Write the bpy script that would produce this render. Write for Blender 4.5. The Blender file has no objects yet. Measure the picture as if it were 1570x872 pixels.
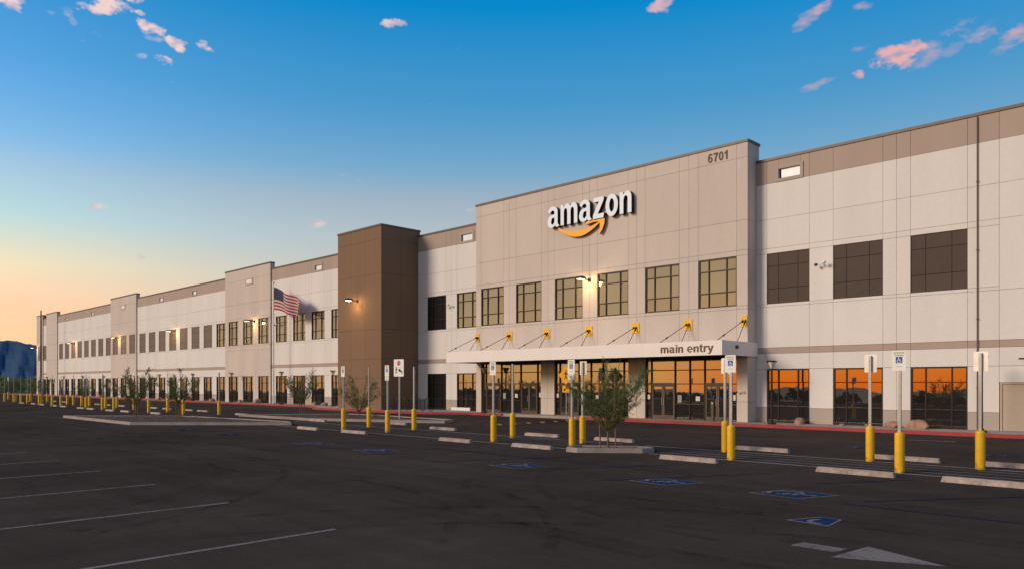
import bpy, bmesh, math, random
from mathutils import Vector, Matrix
R = math.radians
rnd = random.Random(7)
scn = bpy.context.scene
COL = scn.collection

# ------------------------------------------------------------------ camera
TH = math.atan2(1170, 1150)                 # heading between facade direction and view
yaw = math.pi/2 - math.atan2(1170, 1150)    # forward = (-sin, cos)
cam_d = bpy.data.cameras.new('camera')
cam_d.sensor_width = 36.0
cam_d.lens = 1150/1570*36.0
cam_d.shift_y = 151/1570.0
cam_d.clip_start = 0.1
cam_d.clip_end = 60000
cam = bpy.data.objects.new('camera', cam_d)
cam.location = (0, 0, 2.2)
cam.rotation_euler = (math.pi/2, 0, yaw)
COL.objects.link(cam)
scn.camera = cam

# ------------------------------------------------------------------ world
GLOW_AZ = Vector((-0.28, -0.96)).normalized()
SUN_AZ = Vector((-0.45, -0.89)).normalized()     # toward the set sun, behind the camera
def build_world():
    w = bpy.data.worlds.new('World'); scn.world = w; w.use_nodes = True
    nt = w.node_tree; nt.nodes.clear()
    N = nt.nodes.new; L = nt.links.new
    def sock(n, i, v):
        if isinstance(v, (int, float)): n.inputs[i].default_value = v
        elif isinstance(v, (tuple, Vector)): n.inputs[i].default_value = tuple(v)
        else: L(v, n.inputs[i])
    def M(op, a, b=0.0, c=0.0, clamp=False):
        n = N('ShaderNodeMath'); n.operation = op; n.use_clamp = clamp
        sock(n, 0, a); sock(n, 1, b); sock(n, 2, c); return n.outputs[0]
    def VM(op, a, b=(0, 0, 0)):
        n = N('ShaderNodeVectorMath'); n.operation = op
        sock(n, 0, a); sock(n, 1, b)
        return n.outputs['Value'] if op == 'DOT_PRODUCT' else n.outputs['Vector']
    def ramp(fac, stops, interp='EASE'):
        n = N('ShaderNodeValToRGB'); cr = n.color_ramp; cr.interpolation = interp
        while len(cr.elements) < len(stops): cr.elements.new(0.5)
        for e, (p, c) in zip(cr.elements, stops):
            e.position = p; e.color = (c[0], c[1], c[2], 1)
        L(fac, n.inputs[0]); return n.outputs[0]
    def mix(f, a, b, mode='MIX'):
        n = N('ShaderNodeMix'); n.data_type = 'RGBA'; n.blend_type = mode
        n.clamp_factor = True
        sock(n, 0, f)
        for i, v in ((6, a), (7, b)):
            if isinstance(v, tuple): n.inputs[i].default_value = (*v, 1)
            else: L(v, n.inputs[i])
        return n.outputs[2]
    tc = N('ShaderNodeTexCoord'); d = VM('NORMALIZE', tc.outputs['Generated'])
    sx = N('ShaderNodeSeparateXYZ'); L(d, sx.inputs[0])
    z = sx.outputs[2]
    # even blue dome, turning pale and warm at the skyline
    base = ramp(z, [(0.0, (.66, .44, .28)), (0.05, (.70, .53, .36)), (0.09, (.64, .555, .42)), (0.134, (.57, .56, .52)),
                    (0.187, (.46, .52, .56)), (0.235, (.34, .445, .54)), (0.27, (.19, .395, .58)), (0.30, (.13, .355, .59)), (0.345, (.065, .31, .59)),
                    (0.445, (.0, .245, .59)), (0.62, (.0, .18, .48)), (1.0, (.008, .11, .34))], 'LINEAR')
    # the afterglow round the set sun: deep orange in its middle, paler yellow to the sides
    az = VM('DOT_PRODUCT', VM('NORMALIZE', VM('MULTIPLY', d, (1, 1, 0))), (GLOW_AZ.x, GLOW_AZ.y, 0))
    lobe = M('MULTIPLY', M('POWER', M('MULTIPLY_ADD', az, 0.5, 0.5, True), 5.0), 1.15, 0, True)
    H_ = .5
    def r2(stops):
        o_ = ramp(z, [(p, tuple(q*H_ for q in c)) for p, c in stops], 'LINEAR')
        return VM('MULTIPLY', o_, (1/H_, 1/H_, 1/H_))
    deep = r2([(0.0, (1.75, .30, .012)), (0.03, (2.0, .42, .022)), (0.06, (1.9, .62, .08)), (0.14, (1.25, .85, .42)),
               (0.28, (.75, .68, .52)), (0.48, (.25, .38, .55)), (0.7, (.03, .2, .45)), (1.0, (.008, .11, .34))])
    pale = r2([(0.0, (1.65, .74, .20)), (0.03, (1.75, .92, .30)), (0.06, (1.55, .95, .42)), (0.14, (1.15, .82, .46)),
               (0.28, (.75, .68, .52)), (0.48, (.25, .38, .55)), (0.7, (.03, .2, .45)), (1.0, (.008, .11, .34))])
    nar = N('ShaderNodeMapRange'); nar.interpolation_type = 'SMOOTHSTEP'; L(az, nar.inputs[0]); nar.inputs[1].default_value = .945; nar.inputs[2].default_value = .992
    glow = mix(nar.outputs[0], pale, deep)
    sky0 = mix(lobe, base, glow)
    # the horizon brightens toward the left, on the glow's side
    left = VM('DOT_PRODUCT', VM('NORMALIZE', VM('MULTIPLY', d, (1, 1, 0))), (-0.99, 0.10, 0))
    lf = M('POWER', M('MAXIMUM', left, 0.0), 20.0)
    lr = ramp(z, [(0.0, (.36, .14, .0)), (0.056, (.36, .13, .0)), (0.09, (.48, .12, .0)), (0.134, (.36, .25, .02)), (0.187, (.02, .22, .22)), (.26, (.0, .11, .28)), (0.33, (.0, .06, .22)), (0.46, (0, 0, .0)), (1, (0, 0, 0))], 'LINEAR')
    n = N('ShaderNodeVectorMath'); n.operation = 'SCALE'; L(lr, n.inputs[0]); L(lf, n.inputs['Scale'])
    sky = VM('ADD', sky0, n.outputs[0])
    # small clouds, each a noisy patch of sky
    noise = N('ShaderNodeTexNoise'); noise.inputs['Scale'].default_value = 34
    noise.inputs['Detail'].default_value = 7; noise.inputs['Roughness'].default_value = .62
    L(VM('MULTIPLY', d, (1, 1, 1.9)), noise.inputs['Vector'])
    nz = noise.outputs[0]
    CLOUDS = [  # azimuth (deg left of +Y), elevation, half width, half height, tilt, density
        CL for CL in CLOUD_LIST]
    tot = None
    for a, e, hw, hh, tilt, dens in CLOUDS:
        a, e, hw, hh, tilt = map(R, (a, e, hw, hh, tilt))
        c = Vector((-math.sin(a)*math.cos(e), math.cos(a)*math.cos(e), math.sin(e)))
        right = Vector((math.cos(a), math.sin(a), 0)); up = right.cross(c)
        u = (right*math.cos(tilt) + up*math.sin(tilt))/hw
        v = (up*math.cos(tilt) - right*math.sin(tilt))/hh
        du = M('SUBTRACT', VM('DOT_PRODUCT', d, tuple(u)), c.dot(u))
        dv = M('SUBTRACT', VM('DOT_PRODUCT', d, tuple(v)), c.dot(v))
        r2 = M('MULTIPLY_ADD', du, du, M('MULTIPLY', dv, dv))
        m = M('SUBTRACT', 1.0, r2)                       # 1 at the centre, 0 on the rim
        m = M('MAXIMUM', m, -1.2)
        m = M('MULTIPLY', m, 0.9 if dens > .7 else .7)
        m = M('MULTIPLY_ADD', nz, 5.2, M('ADD', m, -2.78))
        m = M('MULTIPLY', M('MULTIPLY', m, 1.6 if dens > .7 else .9, 0, True), dens)
        tot = m if tot is None else M('MAXIMUM', tot, m)
    n2 = N('ShaderNodeTexNoise'); n2.inputs['Scale'].default_value = 60; n2.inputs['Detail'].default_value = 4
    L(VM('MULTIPLY', d, (1, 1, 2.2)), n2.inputs['Vector'])
    cl = ramp(n2.outputs[0], [(.33, (.58, .47, .56)), (.58, (.92, .66, .60))])
    cr_ = ramp(n2.outputs[0], [(.33, (.42, .36, .50)), (.62, (.84, .44, .42))])
    fx = N('ShaderNodeMapRange'); L(sx.outputs[0], fx.inputs[0]); fx.inputs[1].default_value = -.75; fx.inputs[2].default_value = -.40
    cc = mix(fx.outputs[0], cl, cr_)
    front = M('GREATER_THAN', z, 0.0)
    sky = mix(M('MULTIPLY', tot, front), sky, cc)
    # a physical sky below the afterglow for a touch of real scatter
    nish = N('ShaderNodeTexSky'); nish.sky_type = 'NISHITA'; nish.sun_disc = False
    nish.sun_elevation = R(1.5); nish.sun_rotation = math.atan2(SUN_AZ.x, SUN_AZ.y)
    b1 = N('ShaderNodeBackground'); L(sky, b1.inputs[0]); b1.inputs[1].default_value = 1.0
    b2 = N('ShaderNodeBackground'); L(nish.outputs[0], b2.inputs[0]); b2.inputs[1].default_value = 0.006
    ad = N('ShaderNodeAddShader'); L(b1.outputs[0], ad.inputs[0]); L(b2.outputs[0], ad.inputs[1])
    out = N('ShaderNodeOutputWorld'); L(ad.outputs[0], out.inputs[0])
def pix_dir(u, v):                       # where each cloud of the photograph stands in the sky
    t = (u-785)/1150; s, c = math.sin(yaw), math.cos(yaw)
    x, y = -s+t*c, c+t*s
    return math.degrees(math.atan2(-x, y)), math.degrees(math.atan2((587-v)/1150, math.hypot(x, y)))
CLOUD_LIST = [(*pix_dir(u, v), hw, hh, tl, dn) for u, v, hw, hh, tl, dn in [
    (14, 3, 1.1, .55, 0, .95), (73, 15, .45, .28, -25, .7), (105, 22, .7, .3, -40, .55), (172, 6, 2.0, .75, 8, .95),
    (232, 43, 1.1, .45, -6, .95), (274, 68, 1.0, .42, -22, .95), (314, 73, .65, .4, -25, .8), (250, 94, .75, .4, -5, .95),
    (218, 88, .4, .25, 0, .7), (238, 60, .6, .25, 0, .45), (147, 49, .5, .3, 0, .4), (151, 318, .7, .3, -8, .7), (215, 394, .4, .18, 0, .5),
    (603, 35, .9, .42, 5, .8), (484, 345, .7, .35, 0, .65), (720, 322, .6, .25, 15, .4), (1016, 6, 1.0, .5, 20, .8),
    (1248, 22, 1.5, .42, 28, .65), (1372, 87, 1.75, .9, 0, .95), (1415, 86, 1.2, .7, 10, .45), (1498, 44, 1.6, .8, -8, .6),
    (1550, 58, 1.4, .6, 18, .6), (1460, 75, .9, .4, 25, .35), (1206, 130, .45, .22, 0, .7), (1250, 130, 1.1, .25, 12, .4), (1317, 114, .4, .35, 0, .8),
    (1318, 75, .6, .22, 5, .45), (1325, 8, .6, .3, 0, .5)]]
build_world()

sun_d = bpy.data.lights.new('sun', 'SUN'); sun_d.energy = 2.65; sun_d.angle = R(20); sun_d.color = (1, .80, .63)
sun = bpy.data.objects.new('sun', sun_d); COL.objects.link(sun)
sun.rotation_euler = Vector((-SUN_AZ.x, -SUN_AZ.y, -0.44)).to_track_quat('-Z', 'Y').to_euler()

scn.view_settings.view_transform = 'Standard'
scn.view_settings.look = 'None'
scn.view_settings.exposure = 0.0
scn.view_settings.gamma = 1.0
scn.view_settings.use_curve_mapping = False
scn.render.engine = 'CYCLES'

# ------------------------------------------------------------------ materials
def new_mat(name):
    m = bpy.data.materials.new(name); m.use_nodes = True
    nt = m.node_tree; b = nt.nodes['Principled BSDF']
    return m, nt, b
def mat(name, col, rough=.7, metal=0., spec=.35, var=.10, scale=3., bump=0., bscale=60., emis=None, estr=0., coord='world', rand=0.0, streak=False, fine=None):
    """principled material with noise-modulated colour; coordinates are the place's own metres"""
    m, nt, b = new_mat(name); N = nt.nodes.new; L = nt.links.new
    g = N('ShaderNodeNewGeometry')
    if coord == 'world': vec = g.outputs['Position']
    else:
        t = N('ShaderNodeTexCoord'); vec = t.outputs['Object']
    if streak:
        mp = N('ShaderNodeMapping'); mp.inputs['Scale'].default_value = (1, 1, .12); L(vec, mp.inputs[0]); nv = mp.outputs[0]
    else: nv = vec
    n = N('ShaderNodeTexNoise'); n.inputs['Scale'].default_value = scale; n.inputs['Detail'].default_value = 6; n.inputs['Roughness'].default_value = .6
    L(nv, n.inputs['Vector'])
    mr = N('ShaderNodeMapRange'); mr.inputs[1].default_value = .3; mr.inputs[2].default_value = .7
    mr.inputs[3].default_value = 1-var; mr.inputs[4].default_value = 1+var; L(n.outputs[0], mr.inputs[0])
    fac = mr.outputs[0]
    if rand:
        oi = N('ShaderNodeObjectInfo'); r2 = N('ShaderNodeMapRange'); L(oi.outputs['Random'], r2.inputs[0])
        r2.inputs[3].default_value = 1-rand; r2.inputs[4].default_value = 1+rand
        mm = N('ShaderNodeMath'); mm.operation = 'MULTIPLY'; L(fac, mm.inputs[0]); L(r2.outputs[0], mm.inputs[1]); fac = mm.outputs[0]
    if fine:
        fs, fv = fine
        n3 = N('ShaderNodeTexNoise'); n3.inputs['Scale'].default_value = fs; n3.inputs['Detail'].default_value = 3; L(vec, n3.inputs['Vector'])
        r3 = N('ShaderNodeMapRange'); r3.inputs[1].default_value = .3; r3.inputs[2].default_value = .7; r3.inputs[3].default_value = 1-fv; r3.inputs[4].default_value = 1+fv
        L(n3.outputs[0], r3.inputs[0])
        mm = N('ShaderNodeMath'); mm.operation = 'MULTIPLY'; L(fac, mm.inputs[0]); L(r3.outputs[0], mm.inputs[1]); fac = mm.outputs[0]
    sc = N('ShaderNodeVectorMath'); sc.operation = 'SCALE'; sc.inputs[0].default_value = col; L(fac, sc.inputs['Scale'])
    L(sc.outputs[0], b.inputs['Base Color'])
    b.inputs['Roughness'].default_value = rough; b.inputs['Metallic'].default_value = metal
    b.inputs['Specular IOR Level'].default_value = spec
    if bump:
        n2 = N('ShaderNodeTexNoise'); n2.inputs['Scale'].default_value = bscale; n2.inputs['Detail'].default_value = 4; L(vec, n2.inputs['Vector'])
        bp = N('ShaderNodeBump'); bp.inputs['Strength'].default_value = bump; bp.inputs['Distance'].default_value = .02
        L(n2.outputs[0], bp.inputs['Height']); L(bp.outputs[0], b.inputs['Normal'])
    if emis:
        b.inputs['Emission Color'].default_value = (*emis, 1); b.inputs['Emission Strength'].default_value = estr
    return m

MT = {}
MT['white_wall'] = mat('painted_concrete_white', (.69, .662, .630), .85, var=.055, scale=.45, bump=.25, bscale=25, rand=.022, streak=True, fine=(7, .02))
MT['taupe_wall'] = mat('painted_concrete_taupe', (.565, .495, .44), .85, var=.06, scale=.45, bump=.25, bscale=25, rand=.022, streak=True, fine=(7, .02))
MT['band_wall'] = mat('painted_concrete_band', (.40, .32, .265), .85, var=.06, scale=.45, bump=.25, bscale=25, rand=.022, streak=True)
MT['dado_wall'] = mat('painted_concrete_dado', (.40, .345, .30), .85, var=.05, scale=.6, bump=.25, bscale=25, rand=.012)
MT['brown_wall'] = mat('painted_concrete_brown', (.205, .126, .074), .85, var=.06, scale=.45, bump=.25, bscale=25, rand=.02, streak=True)
MT['sealant'] = mat('joint_sealant', (.16, .13, .11), .9)
MT['roof'] = mat('roof_membrane', (.55, .55, .53), .9)
MT['cap'] = mat('parapet_metal', (.11, .095, .085), .5, metal=.3)
MT['opal'] = mat('opal_glass', (.80, .84, .88), .3)
MT['bronze'] = mat('bronze_frame', (.024, .018, .015), .4, metal=.4, spec=.4)
MT['door_bronze'] = mat('door_frame_bronze', (.10, .075, .058), .4, metal=.4)
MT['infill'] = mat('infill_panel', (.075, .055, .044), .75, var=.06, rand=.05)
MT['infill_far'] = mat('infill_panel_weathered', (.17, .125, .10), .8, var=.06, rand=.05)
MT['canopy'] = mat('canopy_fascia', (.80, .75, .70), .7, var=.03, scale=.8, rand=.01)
MT['canopy_dark'] = mat('soffit_and_header_shade', (.10, .085, .075), .8)
MT['steel'] = mat('galvanised_steel', (.42, .41, .40), .45, metal=.6, var=.12, scale=6, coord='object')
MT['dark_steel'] = mat('dark_steel', (.03, .027, .025), .45, metal=.4)
MT['black'] = mat('black_paint', (.015, .015, .016), .5)
MT['yellow'] = mat('yellow_paint', (.78, .44, .012), .42, spec=.4, var=.06, scale=3, coord='object', fine=(20, .05))
def scuffed_yellow():
    m = MT['yellow']; nt = m.node_tree; N = nt.nodes.new; L = nt.links.new; b = nt.nodes['Principled BSDF']
    old = b.inputs['Base Color'].links[0].from_socket
    t = N('ShaderNodeTexCoord'); sx = N('ShaderNodeSeparateXYZ'); L(t.outputs['Object'], sx.inputs[0])
    g = N('ShaderNodeNewGeometry')
    n = N('ShaderNodeTexNoise'); n.inputs['Scale'].default_value = 9; n.inputs['Detail'].default_value = 6; L(g.outputs['Position'], n.inputs['Vector'])
    a = N('ShaderNodeMath'); a.operation = 'MULTIPLY_ADD'; L(n.outputs[0], a.inputs[0]); a.inputs[1].default_value = .75; a.inputs[2].default_value = -.33
    s_ = N('ShaderNodeMath'); s_.operation = 'SUBTRACT'; L(a.outputs[0], s_.inputs[0]); L(sx.outputs[2], s_.inputs[1])
    r = N('ShaderNodeMapRange'); L(s_.outputs[0], r.inputs[0]); r.inputs[1].default_value = -.08; r.inputs[2].default_value = .06; r.inputs[4].default_value = .7
    n2 = N('ShaderNodeTexNoise'); n2.inputs['Scale'].default_value = 13; n2.inputs['Detail'].default_value = 5; n2.inputs['Roughness'].default_value = .7; L(g.outputs['Position'], n2.inputs['Vector'])
    r2 = N('ShaderNodeMapRange'); L(n2.outputs[0], r2.inputs[0]); r2.inputs[1].default_value = .66; r2.inputs[2].default_value = .74; r2.inputs[4].default_value = .5
    mx_ = N('ShaderNodeMath'); mx_.operation = 'MAXIMUM'; L(r.outputs[0], mx_.inputs[0]); L(r2.outputs[0], mx_.inputs[1])
    mx = N('ShaderNodeMix'); mx.data_type = 'RGBA'; L(mx_.outputs[0], mx.inputs[0]); L(old, mx.inputs[6]); mx.inputs[7].default_value = (.16, .10, .04, 1)
    L(mx.outputs[2], b.inputs['Base Color'])
scuffed_yellow()
MT['plate_yellow'] = mat('yellow_plate', (.82, .45, .02), .5, var=.05)
MT['orange_yellow'] = mat('smile_orange', (.95, .42, .005), .4, var=.02)
MT['letter_white'] = mat('letter_face', (.74, .84, .93), .45, var=.02)
MT['letter_dark'] = mat('letter_return', (.012, .012, .014), .5)
MT['brown_text'] = mat('brown_lettering', (.15, .085, .05), .6)
MT['number_text'] = mat('number_lettering', (.075, .05, .038), .6)
MT['sign_white'] = mat('sign_white', (.78, .78, .74), .45, var=.03)
MT['sign_green'] = mat('sign_green', (.10, .30, .12), .5)
MT['sign_blue'] = mat('sign_blue', (.02, .07, .32), .5)
MT['sign_red'] = mat('sign_red', (.45, .02, .02), .5)
MT['sign_yellow'] = mat('warning_sign_yellow', (.75, .33, .01), .5)
MT['sign_back'] = mat('sign_back_metal', (.70, .68, .62), .4, metal=.4)
MT['concrete'] = mat('concrete', (.36, .30, .26), .9, var=.14, scale=1.6, bump=.5, bscale=40, fine=(35, .08))
MT['curb'] = mat('kerb_concrete', (.30, .255, .225), .9, var=.15, scale=1.3, bump=.5, bscale=40, fine=(30, .08))
MT['stop'] = mat('wheel_stop_concrete', (.34, .275, .235), .9, var=.16, scale=5, bump=.5, bscale=40, coord='object', rand=.14, fine=(9, .22))
MT['red_curb'] = mat('red_kerb_paint', (.33, .045, .045), .7, var=.2, scale=1.2, fine=(20, .15))
MT['soil'] = mat('planter_soil', (.095, .057, .040), .95, var=.35, scale=2.5, bump=1., bscale=18, fine=(14, .3))
MT['desert'] = mat('desert_ground', (.08, .055, .038), .95, var=.25, scale=.06, bump=.6, bscale=2)
MT['rock'] = mat('boulder_rock', (.34, .20, .135), .9, var=.4, scale=4, bump=1., bscale=12, coord='object')
MT['bark'] = mat('green_bark', (.13, .12, .04), .8, var=.2, scale=8, coord='object')
MT['stake'] = mat('wooden_stake', (.22, .10, .05), .8, var=.2, scale=8, coord='object')
MT['tie'] = mat('rubber_tie', (.02, .02, .02), .7)
MT['lamp_glass'] = mat('frosted_lamp_glass', (.72, .66, .50), .35)
MT['lamp_lit'] = mat('lit_lamp_glass', (.9, .85, .7), .35, emis=(1, .85, .6), estr=6)
MT['wall_lens'] = mat('wall_light_lens', (.9, .8, .6), .4, emis=(1, .62, .25), estr=2.6)
MT['door_beige'] = mat('painted_door', (.43, .345, .27), .55, var=.03)
MT['paper'] = mat('paper_notice', (.62, .60, .56), .7)
MT['paper_grey'] = mat('grey_notice', (.30, .29, .28), .6)
MT['far_tree'] = mat('distant_tree_foliage', (.035, .045, .02), .9, var=.3, scale=.5)

def leafmat(name, col, rand=.25):
    m, nt, b = new_mat(name); N = nt.nodes.new; L = nt.links.new
    g = N('ShaderNodeNewGeometry')
    r = N('ShaderNodeMapRange'); L(g.outputs['Random Per Island'], r.inputs[0]); r.inputs[3].default_value = 1-rand*1.6; r.inputs[4].default_value = 1+rand*1.6
    sc = N('ShaderNodeVectorMath'); sc.operation = 'SCALE'; sc.inputs[0].default_value = col; L(r.outputs[0], sc.inputs['Scale'])
    L(sc.outputs[0], b.inputs['Base Color']); b.inputs['Roughness'].default_value = .7
    tr = N('ShaderNodeBsdfTranslucent'); L(sc.outputs[0], tr.inputs[0])
    mx = N('ShaderNodeMixShader'); mx.inputs[0].default_value = .3
    L(b.outputs[0], mx.inputs[1]); L(tr.outputs[0], mx.inputs[2]); L(mx.outputs[0], nt.nodes['Material Output'].inputs[0])
    return m
MT['leaf'] = leafmat('palo_verde_leaf', (.15, .165, .055))
MT['leaf_dark'] = leafmat('palo_verde_leaf_dark', (.12, .16, .05))

def glass(name, refl, tint, inside):
    m, nt, b = new_mat(name); N = nt.nodes.new; L = nt.links.new
    b.inputs['Base Color'].default_value = (*inside, 1); b.inputs['Roughness'].default_value = .6; b.inputs['Specular IOR Level'].default_value = .1
    gl = N('ShaderNodeBsdfGlossy'); gl.inputs['Color'].default_value = (*tint, 1); gl.inputs['Roughness'].default_value = .012
    g = N('ShaderNodeNewGeometry'); n = N('ShaderNodeTexNoise'); n.inputs['Scale'].default_value = .9; L(g.outputs['Position'], n.inputs['Vector'])
    bp = N('ShaderNodeBump'); bp.inputs['Strength'].default_value = .06; bp.inputs['Distance'].default_value = .012; L(n.outputs[0], bp.inputs['Height']); L(bp.outputs[0], gl.inputs['Normal'])
    oi = N('ShaderNodeObjectInfo'); rv = N('ShaderNodeMapRange'); L(oi.outputs['Random'], rv.inputs[0]); rv.inputs[3].default_value = .55; rv.inputs[4].default_value = 1.35
    dk = N('ShaderNodeVectorMath'); dk.operation = 'SCALE'; dk.inputs[0].default_value = inside; L(rv.outputs[0], dk.inputs['Scale']); L(dk.outputs[0], b.inputs['Base Color'])
    lw = N('ShaderNodeFresnel'); lw.inputs[0].default_value = 1.5
    ad = N('ShaderNodeMath'); ad.operation = 'MULTIPLY_ADD'; ad.use_clamp = True; L(lw.outputs[0], ad.inputs[0]); ad.inputs[1].default_value = .5; ad.inputs[2].default_value = refl
    mx = N('ShaderNodeMixShader'); L(ad.outputs[0], mx.inputs[0])
    L(b.outputs[0], mx.inputs[1]); L(gl.outputs[0], mx.inputs[2]); L(mx.outputs[0], nt.nodes['Material Output'].inputs[0])
    return m
MT['glass'] = glass('reflective_glass', .26, (1, .97, .92), (.010, .009, .008))
MT['glass_up'] = glass('upper_window_glass', .20, (1, .98, .92), (.10, .085, .06))
MT['glass_black'] = glass('dark_glass', .015, (1, 1, 1), (.008, .008, .009))

def asphalt(name, col, spec=.3, streaks=True):
    m, nt, b = new_mat(name); N = nt.nodes.new; L = nt.links.new
    g = N('ShaderNodeNewGeometry'); P = g.outputs['Position']
    def noise(scale, detail=6, mp=None, rough=.6):
        n = N('ShaderNodeTexNoise'); n.inputs['Scale'].default_value = scale; n.inputs['Detail'].default_value = detail; n.inputs['Roughness'].default_value = rough
        if mp:
            q = N('ShaderNodeMapping'); q.inputs['Scale'].default_value = mp[0]; q.inputs['Rotation'].default_value = (0, 0, mp[1]); L(P, q.inputs[0]); L(q.outputs[0], n.inputs['Vector'])
        else: L(P, n.inputs['Vector'])
        return n.outputs[0]
    def rng(x, a, b_, lo=.3, hi=.7):
        r = N('ShaderNodeMapRange'); L(x, r.inputs[0]); r.inputs[1].default_value = lo; r.inputs[2].default_value = hi; r.inputs[3].default_value = a; r.inputs[4].default_value = b_; return r.outputs[0]
    def mul(a, b_):
        q = N('ShaderNodeMath'); q.operation = 'MULTIPLY'; L(a, q.inputs[0]); L(b_, q.inputs[1]); return q.outputs[0]
    f = mul(rng(noise(.13), .78, 1.2), rng(noise(.9, mp=((1, .22, 1), 0.0)), .90, 1.10))
    f = mul(f, rng(noise(1.2, mp=((.12, 1, 1), .25)), .90, 1.10, .35, .65))
    f = mul(f, rng(noise(45, 3), .78, 1.22))
    f = mul(f, rng(noise(4, 5), .95, 1.05))
    sc = N('ShaderNodeVectorMath'); sc.operation = 'SCALE'; sc.inputs[0].default_value = col; L(f, sc.inputs['Scale'])
    # hairline cracks
    v = N('ShaderNodeTexVoronoi'); v.feature = 'DISTANCE_TO_EDGE'; v.inputs['Scale'].default_value = .10
    wn = N('ShaderNodeTexNoise'); wn.inputs['Scale'].default_value = .5; wn.inputs['Detail'].default_value = 5; L(P, wn.inputs['Vector'])
    ws = N('ShaderNodeVectorMath'); ws.operation = 'MULTIPLY_ADD'; L(wn.outputs[1], ws.inputs[0]); ws.inputs[1].default_value = (5, 5, 0); L(P, ws.inputs[2])
    L(ws.outputs[0], v.inputs['Vector'])
    cr = rng(v.outputs['Distance'], .72, 1.0, .0, .0022)
    s2 = N('ShaderNodeVectorMath'); s2.operation = 'SCALE'; L(sc.outputs[0], s2.inputs[0]); L(cr, s2.inputs['Scale'])
    L(s2.outputs[0], b.inputs['Base Color'])
    L(rng(noise(.3), .78, .92), b.inputs['Roughness']); b.inputs['Specular IOR Level'].default_value = spec
    bp = N('ShaderNodeBump'); bp.inputs['Strength'].default_value = .55; bp.inputs['Distance'].default_value = .012
    L(noise(70, 3), bp.inputs['Height']); L(bp.outputs[0], b.inputs['Normal'])
    return m
MT['asphalt'] = asphalt('asphalt', (.074, .055, .042), .0)

def paint(name, col, wear=.35):
    """road paint: worn through to the asphalt in spots"""
    m, nt, b = new_mat(name); N = nt.nodes.new; L = nt.links.new
    g = N('ShaderNodeNewGeometry')
    n = N('ShaderNodeTexNoise'); n.inputs['Scale'].default_value = 14; n.inputs['Detail'].default_value = 6; L(g.outputs['Position'], n.inputs['Vector'])
    n2 = N('ShaderNodeTexNoise'); n2.inputs['Scale'].default_value = 1.1; n2.inputs['Detail'].default_value = 3; L(g.outputs['Position'], n2.inputs['Vector'])
    a = N('ShaderNodeMath'); a.operation = 'ADD'; L(n.outputs[0], a.inputs[0]); L(n2.outputs[0], a.inputs[1])
    r = N('ShaderNodeMapRange'); L(a.outputs[0], r.inputs[0]); r.inputs[1].default_value = .80; r.inputs[2].default_value = 1.02; r.inputs[3].default_value = wear; r.inputs[4].default_value = 1
    mx = N('ShaderNodeMix'); mx.data_type = 'RGBA'; L(r.outputs[0], mx.inputs[0]); mx.inputs[6].default_value = (.072, .054, .042, 1); mx.inputs[7].default_value = (*col, 1)
    L(mx.outputs[2], b.inputs['Base Color']); b.inputs['Roughness'].default_value = .8; b.inputs['Specular IOR Level'].default_value = .0
    return m
MT['paint_white'] = paint('white_road_paint', (.26, .215, .185), .45)
MT['paint_faint'] = paint('faded_white_road_paint', (.17, .155, .145), .3)
MT['paint_bright'] = paint('bright_white_road_paint', (.46, .40, .35), .6)
MT['paint_blue'] = paint('blue_road_paint', (.015, .048, .125), .5)
MT['paint_blue_faint'] = paint('faded_blue_road_paint', (.026, .032, .055), .2)

def flagmat(name, col):
    m, nt, b = new_mat(name); N = nt.nodes.new; L = nt.links.new
    b.inputs['Base Color'].default_value = (*col, 1); b.inputs['Roughness'].default_value = .75
    tr = N('ShaderNodeBsdfTranslucent'); tr.inputs[0].default_value = (*col, 1)
    mx = N('ShaderNodeMixShader'); mx.inputs[0].default_value = .35
    L(b.outputs[0], mx.inputs[1]); L(tr.outputs[0], mx.inputs[2]); L(mx.outputs[0], nt.nodes['Material Output'].inputs[0]); return m
MT['flag_red'] = flagmat('flag_red', (.42, .035, .04)); MT['flag_white'] = flagmat('flag_white', (.62, .56, .54)); MT['flag_blue'] = flagmat('flag_blue', (.012, .012, .07))
MT['hill'] = mat('hill_haze_blue', (.024, .068, .128), .95, var=.25, scale=.004)  # blue of distant haze put into the slopes' base colour
MT['hill_dark'] = mat('hill_dark_scrub', (.022, .019, .015), .95, var=.25, scale=.01)

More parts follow.
